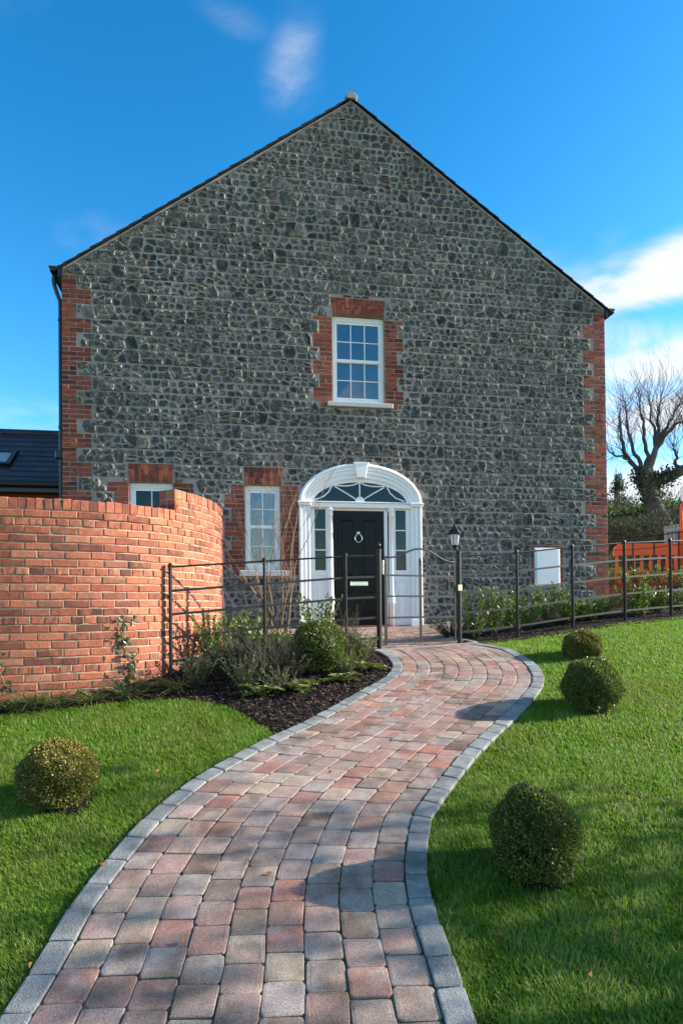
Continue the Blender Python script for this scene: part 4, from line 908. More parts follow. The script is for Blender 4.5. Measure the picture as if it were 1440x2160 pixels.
arc = [G(s0+(s1-s0)*t, 1.14-.035*t+.135*(.5-.5*cos(2*pi*min(1, max(0, (t-.07)/.86))))**.9) for t in np.linspace(0, 1, 25)]; obj('arched_bar', *tube(arc, .0105, 8), 'black', gt, smooth=True)
for h in (.92, .665, .405, zb0): obj('rail', *bar(G(s0, h), G(s1, h), .009, .022 if h > .2 else .016), 'black', gt)
for h in (1.0, .2): obj('hinge', *bar(G(.02, h), G(s0, h), .014, .014), 'black', gt)
obj('hinge_pin', *tube([G(.062, .93), G(.062, 1.1)], .012, 8), 'chrome', gt)
obj('latch', *bbox(*sorted((G(s1-.13, 0)[0], G(s1-.1, 0)[0])), G(s1-.1, 0)[1]-.03, G(s1-.1, 0)[1]+.01, .75, .87, .004), 'black', gt)
for h in (.755, .86): obj('latch_arm', *bar(G(s1-.12, h), G(s1, h), .012, .012), 'black', gt)

# ------------------------------------------------------------------ lawn grass
def rlx(y): return np.interp(y, RO[:, 1], RO[:, 0])
def llx(y): return np.interp(y, LO[:, 1], LO[:, 0])
HOLES = []        # bare soil rings round the clipped bushes
def lawn(name, n_levels, mask, label):
    Vs, Fs, Rs, o = [], [], [], 0
    for (x0, x1, y0, y1, dens, L, w) in n_levels:
        n = int((x1-x0)*(y1-y0)*dens); Q = np.c_[RNG.uniform(x0, x1, n), RNG.uniform(y0, y1, n)]; Q = Q[mask(Q)]
        for hx_, hy_, hr in HOLES: 
            d = np.hypot(Q[:, 0]-hx_, (Q[:, 1]-hy_)); Q = Q[d > hr*RNG.uniform(.3, .85, len(Q))]
        n = len(Q); P = np.c_[Q, gz(Q[:, 0], Q[:, 1])]
        cl_ = np.sin(Q[:, 0]*9.1+1.3*np.sin(Q[:, 1]*7))*np.sin(Q[:, 1]*8.3+1.7*np.sin(Q[:, 0]*6.1)); a = RNG.uniform(0, 2*pi, n); ln_ = np.abs(RNG.normal(.35, .3, n))
        D = np.stack([np.cos(a)*ln_-.12+.25*cl_, np.sin(a)*ln_+.1*cl_, np.ones(n)], 1)
        V, F, R = ribbons(P, D, L*RNG.uniform(.45, 1.3, n)*(1+.18*cl_), w*RNG.uniform(.7, 1.3, n), 2, RNG.uniform(.1, .9, n), .12)
        Vs.append(V); Fs.append(F+o); Rs.append(np.clip(R*.9+.1*cl_.repeat(6), 0, 1)); o += len(V)
    obj(name, np.concatenate(Vs), np.concatenate(Fs), 'grass', rnd=np.concatenate(Rs), kind='stuff', label=label, cat='grass')
BALLS = [  # px centre, base py, width px, squash, material, label
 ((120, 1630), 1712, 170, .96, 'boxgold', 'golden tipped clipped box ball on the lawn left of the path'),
 ((1122, 1758), 1868, 200, 1.1, 'box', 'largest dark clipped box ball on the lawn beside the nearest kerb'),
 ((1246, 1448), 1510, 127, 1.04, 'box', 'dark clipped box ball with yellow tips on bare soil in the right lawn'),
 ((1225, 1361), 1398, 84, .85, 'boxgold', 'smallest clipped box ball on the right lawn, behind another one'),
]
for (c, by, wpx, sq, m_, lb) in BALLS:
    g = gnd_px(c[0], by-8); r = wpx/FPX*g[1]/2; HOLES.append((g[0]+.05, g[1]+.03, r*1.02))
fline_mask = lambda Q: Q[:, 1] < np.where(Q[:, 0] < 1.74, 8.1, fl(Q[:, 0])-.1)
maskR = lambda Q: (Q[:, 0] > rlx(Q[:, 1])-.012-.02*np.abs(np.sin(Q[:, 1]*13)*np.sin(Q[:, 1]*5.1))) & fline_mask(Q)
bl = BEDL[:8]
def maskL(Q): yb = np.interp(Q[:, 0], bl[:, 0], bl[:, 1]); return (Q[:, 0] < llx(Q[:, 1])+.012+.02*np.abs(np.sin(Q[:, 1]*11)*np.sin(Q[:, 1]*4.3))) & ((Q[:, 1] < yb) | (Q[:, 0] > -.53))
def maskLL(Q): return maskL(Q) & ((Q[:, 0] < -.53) | (Q[:, 1] < 5.06))
lawn('grass_left', [(-2.6, -.9, 1.9, 3.4, 36000, .036, .0036), (-3.0, -.5, 3.4, 4.6, 26000, .036, .0042), (-3.6, -.3, 4.6, 5.9, 18000, .04, .005)], maskLL, 'short mown grass left of the path, up to the brick wall bed')
lawn('grass_right', [(.3, 1.9, 1.7, 3.2, 36000, .04, .0036), (.3, 2.9, 3.2, 4.6, 25000, .036, .0042), (.6, 3.9, 4.6, 6.5, 15000, .036, .0054), (1.5, 5.6, 6.5, 9.6, 8500, .036, .007)], maskR, 'mown grass right of the path, sloping up to the railing')
# fallen leaves
Q = np.array([gnd_px(*p) for p in ((1150, 1560), (1330, 1690), (1010, 1735), (150, 1905), (420, 1545), (1400, 1600), (560, 1860), (700, 1640), (890, 1455), (380, 2010), (1240, 2080), (70, 2052), (233, 1805), (211, 1842), (1258, 1880), (248, 1502), (1290, 1990), (330, 1640), (1060, 1985))])+[0, 0, .045]
V, F, R = leaves(Q, RNG.normal(0, 1, (len(Q), 3))*[1, 1, .1], .035, .028); obj('fallen_leaves', V, F, 'leaf', rnd=R, kind='stuff', label='scattered brown leaves fallen on the lawns and kerb', cat='leaves')

# ------------------------------------------------------------------ clipped box balls
def box_ball(base, r, sq, m_, label, n=9000, ls=.026, grp='clipped box balls on the lawns', name='box_ball'):
    T = thing(name, label, 'bush', tuple(base), 0, grp)
    d = RNG.normal(0, 1, (n, 3)); d /= np.linalg.norm(d, axis=1)[:, None]; h = r*2*sq
    lump = 1+.035*np.sin(d[:, 0]*5+base[0]*3)*np.sin(d[:, 1]*4+1)+.035*np.sin(d[:, 0]*11+d[:, 2]*9)*np.sin(d[:, 1]*10)+.055*np.sin(d[:, 2]*6+d[:, 0]*4+base[1])
    rad = r*lump*(1-np.abs(RNG.normal(0, .1, n))+.07*RNG.random(n)*(RNG.random(n) < .07))
    P = d*rad[:, None]*[1, 1, sq]+[0, 0, r*sq*.98]
    keep = P[:, 2] > .02; P, d = P[keep], d[keep]
    V, F, R = leaves(P, d*.8+np.array([0, 0, .35]), ls, ls*.66, .2, .55)
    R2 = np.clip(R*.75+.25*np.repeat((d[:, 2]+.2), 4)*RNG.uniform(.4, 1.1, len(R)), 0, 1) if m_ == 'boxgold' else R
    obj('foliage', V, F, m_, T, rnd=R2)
    a = np.linspace(0, pi, 9); V, F = lathe([(max(.004, r*.70*sin(t)), r*sq*(1-.74*cos(t))) for t in a], 14); obj('shade_core', V, F, 'dark', T, rnd=.0)  # solid dark core, added to give the foliage its inner darkness
    st = []
    for k in range(4): st.append(tube([(random.gauss(0, .01), random.gauss(0, .01), -.02), (random.gauss(0, .03), random.gauss(0, .03), r*.8)], .008, 5))
    V, F, R, E = join(st); obj('stem', V, F, 'bark', T)
    return T
for (c, by, wpx, sq, m_, lb), (hx_, hy_, hr) in zip(BALLS, HOLES):
    g = gnd_px(c[0], by-8); r = wpx/FPX*g[1]/2*.93; big = 21000 if g[1] < 4.5 else 13000
    D_ = g[1]+r*.35; x_ = g[0]*D_/g[1]+.012; box_ball((x_, D_, lz(x_, D_)-.055), r, sq, m_, lb, big, .0165 if g[1] < 4.5 else .021)
    # bare soil ring with clods
    q = []
    for i in range(3):
        a = np.linspace(0, 2*pi, 20, endpoint=False); rr = hr*(.66-.26*i)*(1+.12*np.sin(3*a+hx_)+.09*np.sin(5*a)); q.append(np.c_[hx_+rr*np.cos(a), hy_+.04+rr*np.sin(a), gz(hx_+rr*np.cos(a), hy_+.06+rr*np.sin(a))+.004+.012*i])
    V = np.concatenate(q); F = [(k*20+i, k*20+(i+1) % 20, (k+1)*20+(i+1) % 20, (k+1)*20+i) for k in (0, 1) for i in range(20)]+[tuple(range(40, 60))]
    obj('soil_ring', V, F, 'mulchbed', kind='structure', smooth=True)

# ------------------------------------------------------------------ bed plants
def leafy(name, label, base, hgt, spread, nst, nl, ls, m_, cat='shrub', grp=None, lean=.25, lw=.46, stemm='twig', up=.6, name_f='leaves'):
    T = thing(name, label, cat, tuple(base), 0, grp); st = []; P = []; D = []
    for k in range(nst):
        a = random.uniform(0, 2*pi); r = spread*sqrt(random.random()); tip = np.array([cos(a)*r, sin(a)*r, hgt*random.uniform(.6, 1)]); b0 = np.array([cos(a)*r*.15, sin(a)*r*.15, 0])
        mid = (b0+tip)/2+np.array([cos(a), sin(a), 0])*-.04*hgt+RNG.normal(0, .01, 3); pts = np.array([(1-t)**2*b0+2*t*(1-t)*mid+t*t*tip for t in np.linspace(0, 1, 6)])
        st.append(tube(pts, np.linspace(.005, .0018, 6), 4)); f, L_ = polyline(pts)
        for q in np.linspace(.15, 1, int(nl*1.7)): 
            p = f(q*L_); ax = (pts[-1]-pts[-2]); ax /= np.linalg.norm(ax); rad = RNG.normal(0, 1, 3); rad -= ax*(rad@ax); rad /= np.linalg.norm(rad); P.append(p); D.append(rad*(1.0-.6*q)+ax*up+np.array([0, 0, .2]))
    V, F, R, E = join(st); obj('stem', V, F, stemm, T)
    V, F, R = leaves(np.array(P), np.array(D), ls, ls*lw, .2, .25); obj(name_f, V, F, m_, T, rnd=R); return T
def B(px, D): x, y = (px-720)/FPX*D, D; return np.array([x, y, lz(x, y)+.01])
# left bed
box_ball(tuple(B(672, 6.75)), .275, .98, 'box', 'dark upright box bush in the mulch bed just right of the lavender', 7500, .026, 'evergreens in the left bed', 'box_bush')
leafy('leafy_shrub', 'fresh green broad leaved shrub behind the railing in front of the white pilaster', B(672, 7.75), .68, .36, 22, 16, .062, 'lime')
leafy('leafy_shrub', 'leafy green shrub against the rounded end of the brick garden wall', B(448, 6.95), .60, .28, 26, 17, .05, 'laurel')
leafy('leafy_shrub', 'green shrub under the narrow window behind the railing', B(520, 7.4), .52, .30, 26, 16, .05, 'laurel')
leafy('low_shrub', 'low light green shrub at the middle post of the left railing', B(590, 7.15), .36, .4, 24, 16, .05, 'laurel')
leafy('low_shrub', 'spreading green shrub at the foot of the bare stems', B(628, 7.0), .38, .36, 24, 14, .048, 'lime')
leafy('low_shrub', 'dark low evergreen between garden wall end and lavender', B(498, 6.8), .36, .36, 26, 14, .04, 'dark')
leafy('low_shrub', 'low mixed green shrub just left of the box bush', B(620, 6.55), .26, .26, 22, 14, .036, 'olive')
leafy('euphorbia', 'pale green euphorbia with narrow leaves at the foot of the railing end post', B(416, 6.25), .34, .24, 34, 22, .038, 'olive', 'plant', lw=.26)
leafy('euphorbia', 'rusty tinted euphorbia at the front of the mulch bed left of the ferns', B(515, 6.1), .36, .25, 32, 20, .036, 'olive', 'plant', lw=.28)
leafy('euphorbia', 'small yellowish euphorbia between lavender and ferns', B(585, 6.05), .24, .2, 24, 18, .032, 'olive', 'plant', lw=.28)
leafy('wispy_plant', 'wispy pale green perennial at the bed corner beside the gate post', B(758, 6.95), .36, .2, 30, 14, .055, 'fern', 'plant', lw=.14)
leafy('wispy_plant', 'small feathery plant at the kerb side of the box bush', B(728, 6.6), .24, .2, 26, 14, .045, 'fern', 'plant', lw=.16)
def twiggy(name, label, base, hgt, spread, n):
    T = thing(name, label, 'plant', tuple(base), 0, 'lavender clumps in the bed'); st = []
    for k in range(n):
        a = random.uniform(0, 2*pi); r = spread*sqrt(random.random()); tip = np.array([cos(a)*r, sin(a)*r, hgt*random.uniform(.5, 1)])+RNG.normal(0, .055, 3); b0 = np.array([cos(a), sin(a), 0])*r*.25
        m1 = b0*.6+tip*.4+RNG.normal(0, .045, 3); rr = random.random(); st.append((*tube([b0, m1, tip], [.0034, .0026, .0016], 3, False), rr))
        if random.random() < .7: t2 = tip+RNG.normal(0, .11, 3); st.append((*tube([m1, (m1+t2)/2+RNG.normal(0, .01, 3), t2], [.0022, .0018, .0014], 3, False), rr))
    V, F, R, E = join(st); obj('twigs', V, F, 'twig', T, rnd=R)
    n = 500; P = RNG.normal(0, 1, (n, 3))*[spread*.45, spread*.45, hgt*.16]+[0, 0, hgt*.28]; P = P[P[:, 2] > .01]; V, F, R = leaves(P, RNG.normal(0, .6, P.shape)+[0, 0, .8], .03, .006); obj('leaves', V, F, 'scrub', T, rnd=R)
twiggy('lavender', 'dry grey lavender clump in the middle of the mulch bed', B(575, 6.45), .42, .34, 260)
twiggy('lavender', 'dry lavender clump nearer the brick wall', B(492, 6.6), .38, .26, 150)
twiggy('lavender', 'thin grey seed stalks right of the box bush by the gate', B(735, 7.2), .55, .2, 60)
def fern_plant(label, base, nf, L, m_='fern'):
    T = thing('fern', label, 'fern', tuple(base), 0, 'ferns in the mulch bed')
    for k in range(nf):
        a = 2*pi*k/nf+random.uniform(-.3, .3); l = L*random.uniform(.7, 1.1); el = random.uniform(.5, 1.1); D0 = np.array([cos(a)*cos(el), sin(a)*cos(el), sin(el)]); P = []
        pts = [D0*l*t-np.array([0, 0, 1])*l*.5*t*t+np.array([cos(a), sin(a), 0])*l*.15*t*t for t in np.linspace(0, 1, 9)]; f, LL = polyline(pts); parts_ = []
        V1, F1 = tube(pts, np.linspace(.003, .001, 9), 3); sd = np.array([-sin(a), cos(a), 0]); Pp, Dp, Lp = [], [], []
        for q in np.linspace(.15, .98, 20):
            for s in (-1, 1): Pp.append(f(q*LL)); Dp.append(sd*s+D0*.35); Lp.append(l*.26*(sin(pi*min(1, q*.9+.1))**.8)+.008)
        V2, F2, R2 = leaves(np.array(Pp), np.array(Dp), np.array(Lp), np.array(Lp)*.28, .1, .08)
        V, F, R, E = join([(V1, F1), (V2, F2.tolist())]); obj('frond', V, F, m_, T, rnd=random.random())
fern_plant('bushy pale green fern at the front of the mulch bed', B(548, 5.95), 12, .30)
fern_plant('small fern between the bushy fern and the box bush', B(633, 6.05), 8, .28)
fern_plant('yellowing fern at the foot of the box bush', B(722, 6.35), 9, .26)
fern_plant('green fern at the path side end of the mulch bed', B(768, 6.75), 8, .26)
fern_plant('single upright fern just left of the box bush', B(655, 6.2), 4, .36)
# grassy strap-leaved tufts under the garden wall
TUFT = ['strappy tuft at the left frame edge under the brick wall', 'pale strappy tuft under the wall, second from the left edge', 'strappy tuft under the wall left of the ivy', 'broad strappy tuft below the ivy shoot', 'small tuft right of the ivy shoot', 'tuft at the bed front near the euphorbia', 'thin tuft between two larger ones under the wall']
for lb, (px_, D_) in zip(TUFT, ((35, 5.62), (120, 5.72), (195, 5.82), (262, 5.98), (325, 6.18), (375, 6.15), (75, 5.75))):
    T = thing('strappy_tuft', lb, 'plant', tuple(B(px_, D_)), 0, 'strap leaved tufts along the garden wall'); n = 80; a = RNG.uniform(0, 2*pi, n); e = RNG.uniform(.3, 1.3, n)
    V, F, R = ribbons(np.c_[RNG.normal(0, .025, (n, 2)), np.zeros(n)], np.stack([np.cos(a), np.sin(a), e], 1), RNG.uniform(.2, .42, n), .012, 4, RNG.uniform(.5, 1.1, n), .1); obj('leaves', V, F, 'strap', T, rnd=R)
# ivy shoots on the garden wall
def ivy_shoot(label, s, z0, z1, n):
    T = thing('ivy', label, 'ivy', tuple(wp(s, .02, z0))); L0 = np.array(T.location); zz2 = np.linspace(z0, z1, 10); sx = s+.03*np.sin(np.linspace(0, 6, 10)); pts = np.array([wp(a, .012, b) for a, b in zip(sx, zz2)])-L0; obj('stem', *tube(pts, np.linspace(.005, .002, 10), 5), 'wood', T)
    f, LL = polyline(pts); P = f(RNG.uniform(0, 1, n)*LL)
    a = np.interp(s, ss_, an); t = np.array([cos(a), sin(a), 0]); o = np.array([sin(a), -cos(a), 0]); P = P+RNG.normal(0, .05, (n, 1))*t+RNG.uniform(.01, .05, (n, 1))*o+RNG.normal(0, .02, (n, 1))*[0, 0, 1]
    # lobed five-point leaves, each a piece of its own
    for p in P:
        R_ = random.uniform(.02, .034); th_ = random.uniform(-.8, .8)-pi/2; nrm = o+RNG.normal(0, .35, 3); nrm /= np.linalg.norm(nrm); x = np.cross(nrm, [0, 0, 1.]); x /= np.linalg.norm(x); y = np.cross(nrm, x)
        rad = [.35, .8, .5, .95, .6, 1.35, .6, .95, .5, .8]; V = [p+nrm*.006]+[p+R_*rr*(x*cos(th_+pi+2*pi*i/10)+y*sin(th_+pi+2*pi*i/10)) for i, rr in enumerate(rad)]
        piece('leaf', V, [(0, 1+i, 1+(i+1) % 10) for i in range(10)], 'ivy', T)
s265 = ss_[np.argmin(abs((X/Y)*FPX+720-266))]; s0_ = ss_[np.argmin(abs((X/Y)*FPX+720-2))]
ivy_shoot('ivy shoot climbing the middle of the brick garden wall', s265, -.42, .26, 60); ivy_shoot('ivy shoot on the brick wall at the left frame edge', s0_, -.45, -.05, 22)
# bare multi-stemmed shrub
def grow(p, d, L, r, lev, out, taper=.62, spread=.5, upb=.12, seg=4, kids=(2, 4), minr=.0012):
    pts = [np.array(p)]; dd = np.array(d, float)
    for i in range(seg): dd = dd+RNG.normal(0, .09, 3)+np.array([0, 0, upb*.3]); dd /= np.linalg.norm(dd); pts.append(pts[-1]+dd*L/seg)
    rs_ = np.linspace(r, max(minr, r*taper), seg+1); out.append((pts, rs_, lev))
    if lev <= 0: return
    nk = random.randint(*kids)
    for k in range(nk):
        q = random.uniform(.35, 1.0) if k else 1.0; i = min(seg-1, int(q*seg)); b = pts[i]+(pts[i+1]-pts[i])*(q*seg-i) if q < 1 else pts[-1]
        nd_ = dd+RNG.normal(0, spread, 3)+np.array([0, 0, upb]); nd_ /= np.linalg.norm(nd_); grow(b, nd_, L*random.uniform(.6, .85), max(minr, rs_[i]*.62), lev-1, out, taper, spread, upb, seg, kids, minr)
T = thing('bare_shrub', 'tall bare multi stemmed shrub with thin brown stems in front of the narrow window', 'shrub', tuple(B(583, 8.2)))
for k in range(8):
    out = []; a = random.uniform(0, 2*pi); grow((random.gauss(0, .06), random.gauss(0, .05), -.02), (random.gauss(.0, .14), random.gauss(0, .12), 1), random.uniform(.8, 1.15), random.uniform(.009, .015), 3, out, .7, .26, .16, 5, (1, 3))
    V, F, R, E = join([(*tube(p, r, 5, False), random.random()) for p, r, l in out]); obj('stem', V, F, 'wood', T, rnd=R)
T = thing('slender_stem', 'single thin brown stem rising against the edge of the garden wall', 'shrub', tuple(B(474, 7.9)))
V, F = tube([(0, 0, 0), (.01, 0, .3), (-.02, 0, .6), (-.03, .01, .95)], [.010, .009, .007, .003], 6); obj('stem', V, F, 'wood', T)
# right bed: young laurels and a dark mound
LAB = ['young laurel nearest the lantern post', 'bushy young laurel second from the lantern post', 'young laurel at the first right railing post', 'short young laurel right of the first railing post', 'tall young laurel below the white meter box', 'young laurel right of the meter box plant', 'small young laurel at the brick house corner', 'young laurel just right of the house corner', 'tall young laurel left of the third railing post', 'young laurel right of the third railing post', 'slim young laurel near the right frame edge', 'young laurel at the right frame edge', 'low laurel at the second railing post']
for lb, (px_, tp) in zip(LAB, ((1000, 1250), (1040, 1246), (1078, 1250), (1112, 1268), (1158, 1238), (1196, 1250), (1245, 1285), (1268, 1262), (1333, 1228), (1352, 1240), (1383, 1246), (1432, 1238), (1222, 1288))):
    k = (px_-720)/FPX; x = k*7.632/(1-.387*k); y = fl(x); nrm = np.array([-.36, .93]); p = np.array([x, y])+nrm*random.uniform(.25, .6); x, y = k*p[1], p[1]; z = lz(x, y); top = at_px(px_, tp, y)[2]
    leafy('young_laurel', lb, (x, y, z), max(.3, top-z+.05), .24, 17, 15, .07, 'laurel', 'shrub', 'young laurels behind the right railing', lw=.36)
leafy('dark_mound', 'low dark green mounded shrub behind the lantern post', B(950, 9.0), .28, .36, 34, 16, .03, 'dark')
leafy('dark_mound', 'low grey green shrub at the foot of the rubble wall behind the first laurels', B(1000, 9.5), .3, .4, 26, 14, .03, 'scrub')

# ------------------------------------------------------------------ beyond the house on the right
rw0, rw1 = at_px(1284, 1230, 12.9), at_px(1475, 1243, 12.2)
RT = thing('retaining_wall', 'low red brown brick retaining wall right of the house behind the railing', 'wall', (rw0[0], rw0[1], .1))
L0 = np.array(RT.location); dvec = rw1-rw0; dvec[2] = 0; Lr = np.linalg.norm(dvec); dvec /= Lr; nv = np.array([dvec[1], -dvec[0], 0]); 
if nv[1] > 0: nv = -nv
rt = rw0[2]
V, F = bar(rw0-nv*.12+[0, 0, -rt+.30]-dvec*.4, rw1-nv*.12+[0, 0, -rw1[2]+.30]+dvec*3, .2, .9); obj('core', V-L0, F, 'hmortar', RT)
rb = []
for k in range(6):
    for c in range(int((Lr+.4)/.225)):
        a = rw0+dvec*(-.4+c*.225+(.11 if k % 2 else 0)); z = .74-.08*(k+1)
        q = np.array([a+[0, 0, -a[2]+z], a+dvec*.215+[0, 0, -a[2]+z], a+dvec*.215+[0, 0, -a[2]+z+.068], a+[0, 0, -a[2]+z+.068]])+nv*-.02
        V = np.concatenate([q, q+nv*.03]); piece('brick', V-L0, [(4, 5, 6, 7), (0, 1, 5, 4), (1, 2, 6, 5), (2, 3, 7, 6), (3, 0, 4, 7)], 'hbrick', RT)
for c in range(int((Lr+.6)/.45)):
    a = rw0+dvec*(-.4+c*.45); V, F = bar(a-nv*.1+[0, 0, -a[2]+.775], a+dvec*.44-nv*.1+[0, 0, -a[2]+.775], .26, .05); piece('coping_stone', V-L0, F, 'hbrick', RT)
# raised ground behind it
V = [tuple(rw0-nv*.2-dvec*.6+[0, 0, .74-rw0[2]]), tuple(rw1-nv*.2+dvec*12+[0, 0, .74-rw1[2]]), (40, 40, 1.6), (4.2, 40, 1.6), (4.8, 15, .8)]
obj('terrace', V, [(0, 1, 2, 3, 4)], 'hill', kind='structure')
# hill
hxs, hys = np.linspace(3, 60, 60), np.linspace(19, 70, 36); HX, HY = np.meshgrid(hxs, hys)
HZ = .4+3.7*sst(18.5, 25, HY)+.02*(HY-25)*(HY > 25)+.16*np.sin(HX*1.1)+.12*np.sin(HX*2.7+HY)+.1*np.sin(HY*1.9+HX*.6)-.25*sst(12, 16, HX)
V = np.stack([HX, HY, HZ], -1).reshape(-1, 3); nx = len(hxs); ii = (np.arange(len(hys)-1)[:, None]*nx+np.arange(nx-1)[None]).ravel(); obj('hill', V, np.stack([ii, ii+1, ii+nx+1, ii+nx], 1), 'hill', kind='structure', smooth=True)
def hz_(x, y): return float(.4+3.7*sst(18.5, 25, y)+.02*(y-25)*(y > 25)+.16*sin(x*1.1)+.12*sin(x*2.7+y)+.1*sin(y*1.9+x*.6)-.25*sst(12, 16, x))
# scrub on the bank
n = 26000; Q = np.c_[RNG.uniform(6, 18, n), RNG.uniform(18.6, 26, n)]; c1 = np.sin(Q[:, 0]*2.1+Q[:, 1])+np.sin(Q[:, 0]*3.7-Q[:, 1]*1.3)
hh = np.abs(RNG.normal(0, .22, n))*(1+.6*np.clip(c1, -.6, 1.5))*np.where(Q[:, 1] < 22, 1.6, .6); P = np.c_[Q, np.array([hz_(a, b) for a, b in Q])+hh]; V, F, R = leaves(P, RNG.normal(0, .6, (n, 3))+[0, 0, .9], .11, .05, .2, .5); obj('bank_scrub', V, F, 'scrub', rnd=np.clip(R*.7+.15*c1.repeat(4), 0, 1), kind='stuff', label='rough grey green scrub covering the grassy bank right of the house', cat='scrub')
n = 4000; Q = np.c_[RNG.uniform(9, 18, n), RNG.uniform(24, 26, n)]; P = np.c_[Q, np.array([hz_(a, b) for a, b in Q])]; V, F, R = ribbons(P, np.c_[RNG.normal(0, .4, (n, 2)), np.ones(n)], .3, .04, 2, .5); obj('bank_grass', V, F, 'grass', rnd=R, kind='stuff', label='grass fringe along the crest of the bank', cat='grass')
# grey bushes in front of the bank
for lb, px_, py_, D_, r_ in (('grey green bush against the house corner beyond the railing', 1302, 1128, 17, .55), ('grey green bush behind the orange barrier', 1345, 1128, 17.5, .6), ('pale bush below the ivy clad tree', 1388, 1120, 18, .7), ('bush behind the barrier near the right frame edge', 1425, 1145, 16.5, .5)):
    b = at_px(px_, py_, D_); T = thing('grey_bush', lb, 'bush', (b[0], b[1], b[2]-.5), 0, 'grey bushes at the foot of the bank'); n = 1500; d = RNG.normal(0, 1, (n, 3)); d /= np.linalg.norm(d, axis=1)[:, None]; P = d*(r_*RNG.uniform(.35, 1, n)**.6)[:, None]*[1.1, .8, .8]+[0, 0, .5]; V, F, R = leaves(P, d+[0, 0, .6], .10, .03, .2, .5); obj('foliage', V, F, 'scrub', T, rnd=R)
    V, F, R, E = join([tube([(0, 0, -.3), tuple(RNG.normal(0, .12, 3)+[0, 0, .3])], .02, 5) for _ in range(4)]); obj('stem', V, F, 'bark', T)
# ivy-clad bare tree
tb = at_px(1388, 1100, 22.0); tt = at_px(1372, 1010, 22.0)
tree = thing('bare_tree', 'large bare tree with ivy clad leaning trunk on the bank right of the house', 'tree', tuple(tb)); L0 = tb
PX = lambda x, y, D=22.0: at_px(x, y, D)-L0
V, F = tube([PX(1396, 1118), PX(1385, 1085), PX(1375, 1060), PX(1366, 1030), PX(1360, 1005), PX(1358, 985)], [.40, .32, .28, .28, .30, .24], 12); trunk = obj('trunk', V, F, 'bark', tree, smooth=True)
V, F = tube([PX(1366, 1018), PX(1385, 1018), PX(1405, 1008), PX(1425, 999), PX(1445, 988), PX(1475, 970)], [.22, .2, .18, .17, .17, .14], 10); obj('limb', V, F, 'bark', tree, smooth=True)
V, F = tube([PX(1362, 1000), PX(1368, 985), PX(1378, 960), PX(1384, 940)], [.22, .14, .11, .09], 8); obj('limb', V, F, 'bark', tree, smooth=True)
main = [((1352, 1005), (1338, 985), (1322, 958), (1312, 920), (1304, 880)), ((1356, 1000), (1347, 975), (1332, 940), (1322, 900), (1318, 850)), ((1360, 990), (1362, 960), (1358, 920), (1352, 880), (1346, 835)), ((1366, 985), (1380, 955), (1383, 915), (1374, 880), (1366, 830)), ((1384, 940), (1388, 905), (1386, 870), (1394, 835)), ((1386, 930), (1402, 905), (1416, 880), (1436, 850)), ((1384, 945), (1405, 915), (1425, 895), (1450, 880)), ((1356, 1000), (1343, 985), (1325, 970), (1300, 962), (1285, 955)), ((1430, 996), (1424, 970), (1420, 945)), ((1445, 985), (1450, 940), (1440, 900), (1450, 850))]
for w_ in main:
    pts = [PX(x, y, 22+random.uniform(-.6, .6)*(i/4)) for i, (x, y) in enumerate(w_)]; f, LL = polyline(pts); q = f(np.linspace(0, LL, 14)); q[1:-1] += RNG.normal(0, .03, (12, 3)); out = []
    for i in range(3, 14):
        for _ in range(3 if i > 5 else 2):
            d = q[i]-q[i-1]; d = d/np.linalg.norm(d)+RNG.normal(0, .42, 3)+[0, 0, .25]; d /= np.linalg.norm(d); grow(q[i], d, random.uniform(.4, .9), .011, 2, out, .55, .3, .22, 3, (1, 3), .0028)
    V, F, R, E = join([(*tube(q, np.linspace(.085, .012, 14), 7), .3)]+[(*tube(p, r, 3, False), random.random()) for p, r, l in out]); obj('branch', V, F, 'twigdark', tree, rnd=R)
n = 3600; c = np.array([PX(1360, 1012), PX(1366, 1035), PX(1388, 1014), PX(1410, 1004), PX(1350, 1004), PX(1374, 1052), PX(1362, 1022)]); ch = RNG.integers(0, 7, n); P = c[ch]+RNG.normal(0, 1, (n, 3))*[.15, .15, .15]; V, F, R = leaves(P, RNG.normal(0, 1, (n, 3)), .09, .08, .15, .3); obj('ivy', V, F, 'ivy', tree, rnd=R)
# brushwood at the trunk foot
out = []
for k in range(16):
    b = PX(random.uniform(1398, 1420), 1100); grow(b, (random.gauss(.2, .4), random.gauss(0, .3), 1), random.uniform(.5, .9), .014, 2, out, .6, .4, .1, 3, (2, 3), .005)
V, F, R, E = join([(*tube(p, r, 3, False), random.random()) for p, r, l in out]); br = thing('brushwood', 'tangle of thin bare brush at the foot of the ivy clad tree', 'shrub', tuple(tb)); obj('twigs', V, F, 'twigdark', br, rnd=R)
# narrow conifer with a pale panel
cb_ = at_px(1302, 1078, 34.0); T = thing('conifer', 'small dark conifer with a pale grey mast panel far behind the house corner', 'tree', tuple(cb_)); L0 = cb_; PX2 = lambda x, y: at_px(x, y, 34.0)-L0
obj('trunk', *tube([PX2(1299, 1080), PX2(1299, 1000)], [.14, .06], 7), 'bark', T)
P = []
for k in range(34):
    t = random.random(); y = 998+t*72; r = (4+15*t)*random.uniform(.3, 1); c = PX2(1299+random.choice((-1, 1))*r, y+2)+[0, random.gauss(0, .2), 0]; P.append(c+RNG.normal(0, .12, (42, 3)))
P = np.concatenate(P); V, F, R = leaves(P, RNG.normal(0, 1, P.shape), .13, .06, .2, .3); obj('crown', V, F, 'dark', T, rnd=R)
a, b = PX2(1303, 1026), PX2(1303, 1003); obj('mast_panel', *bar(a+[0, -.3, 0], b+[0, -.3, 0], .10, .12, (1, 0, 0)), 'greypanel', T)
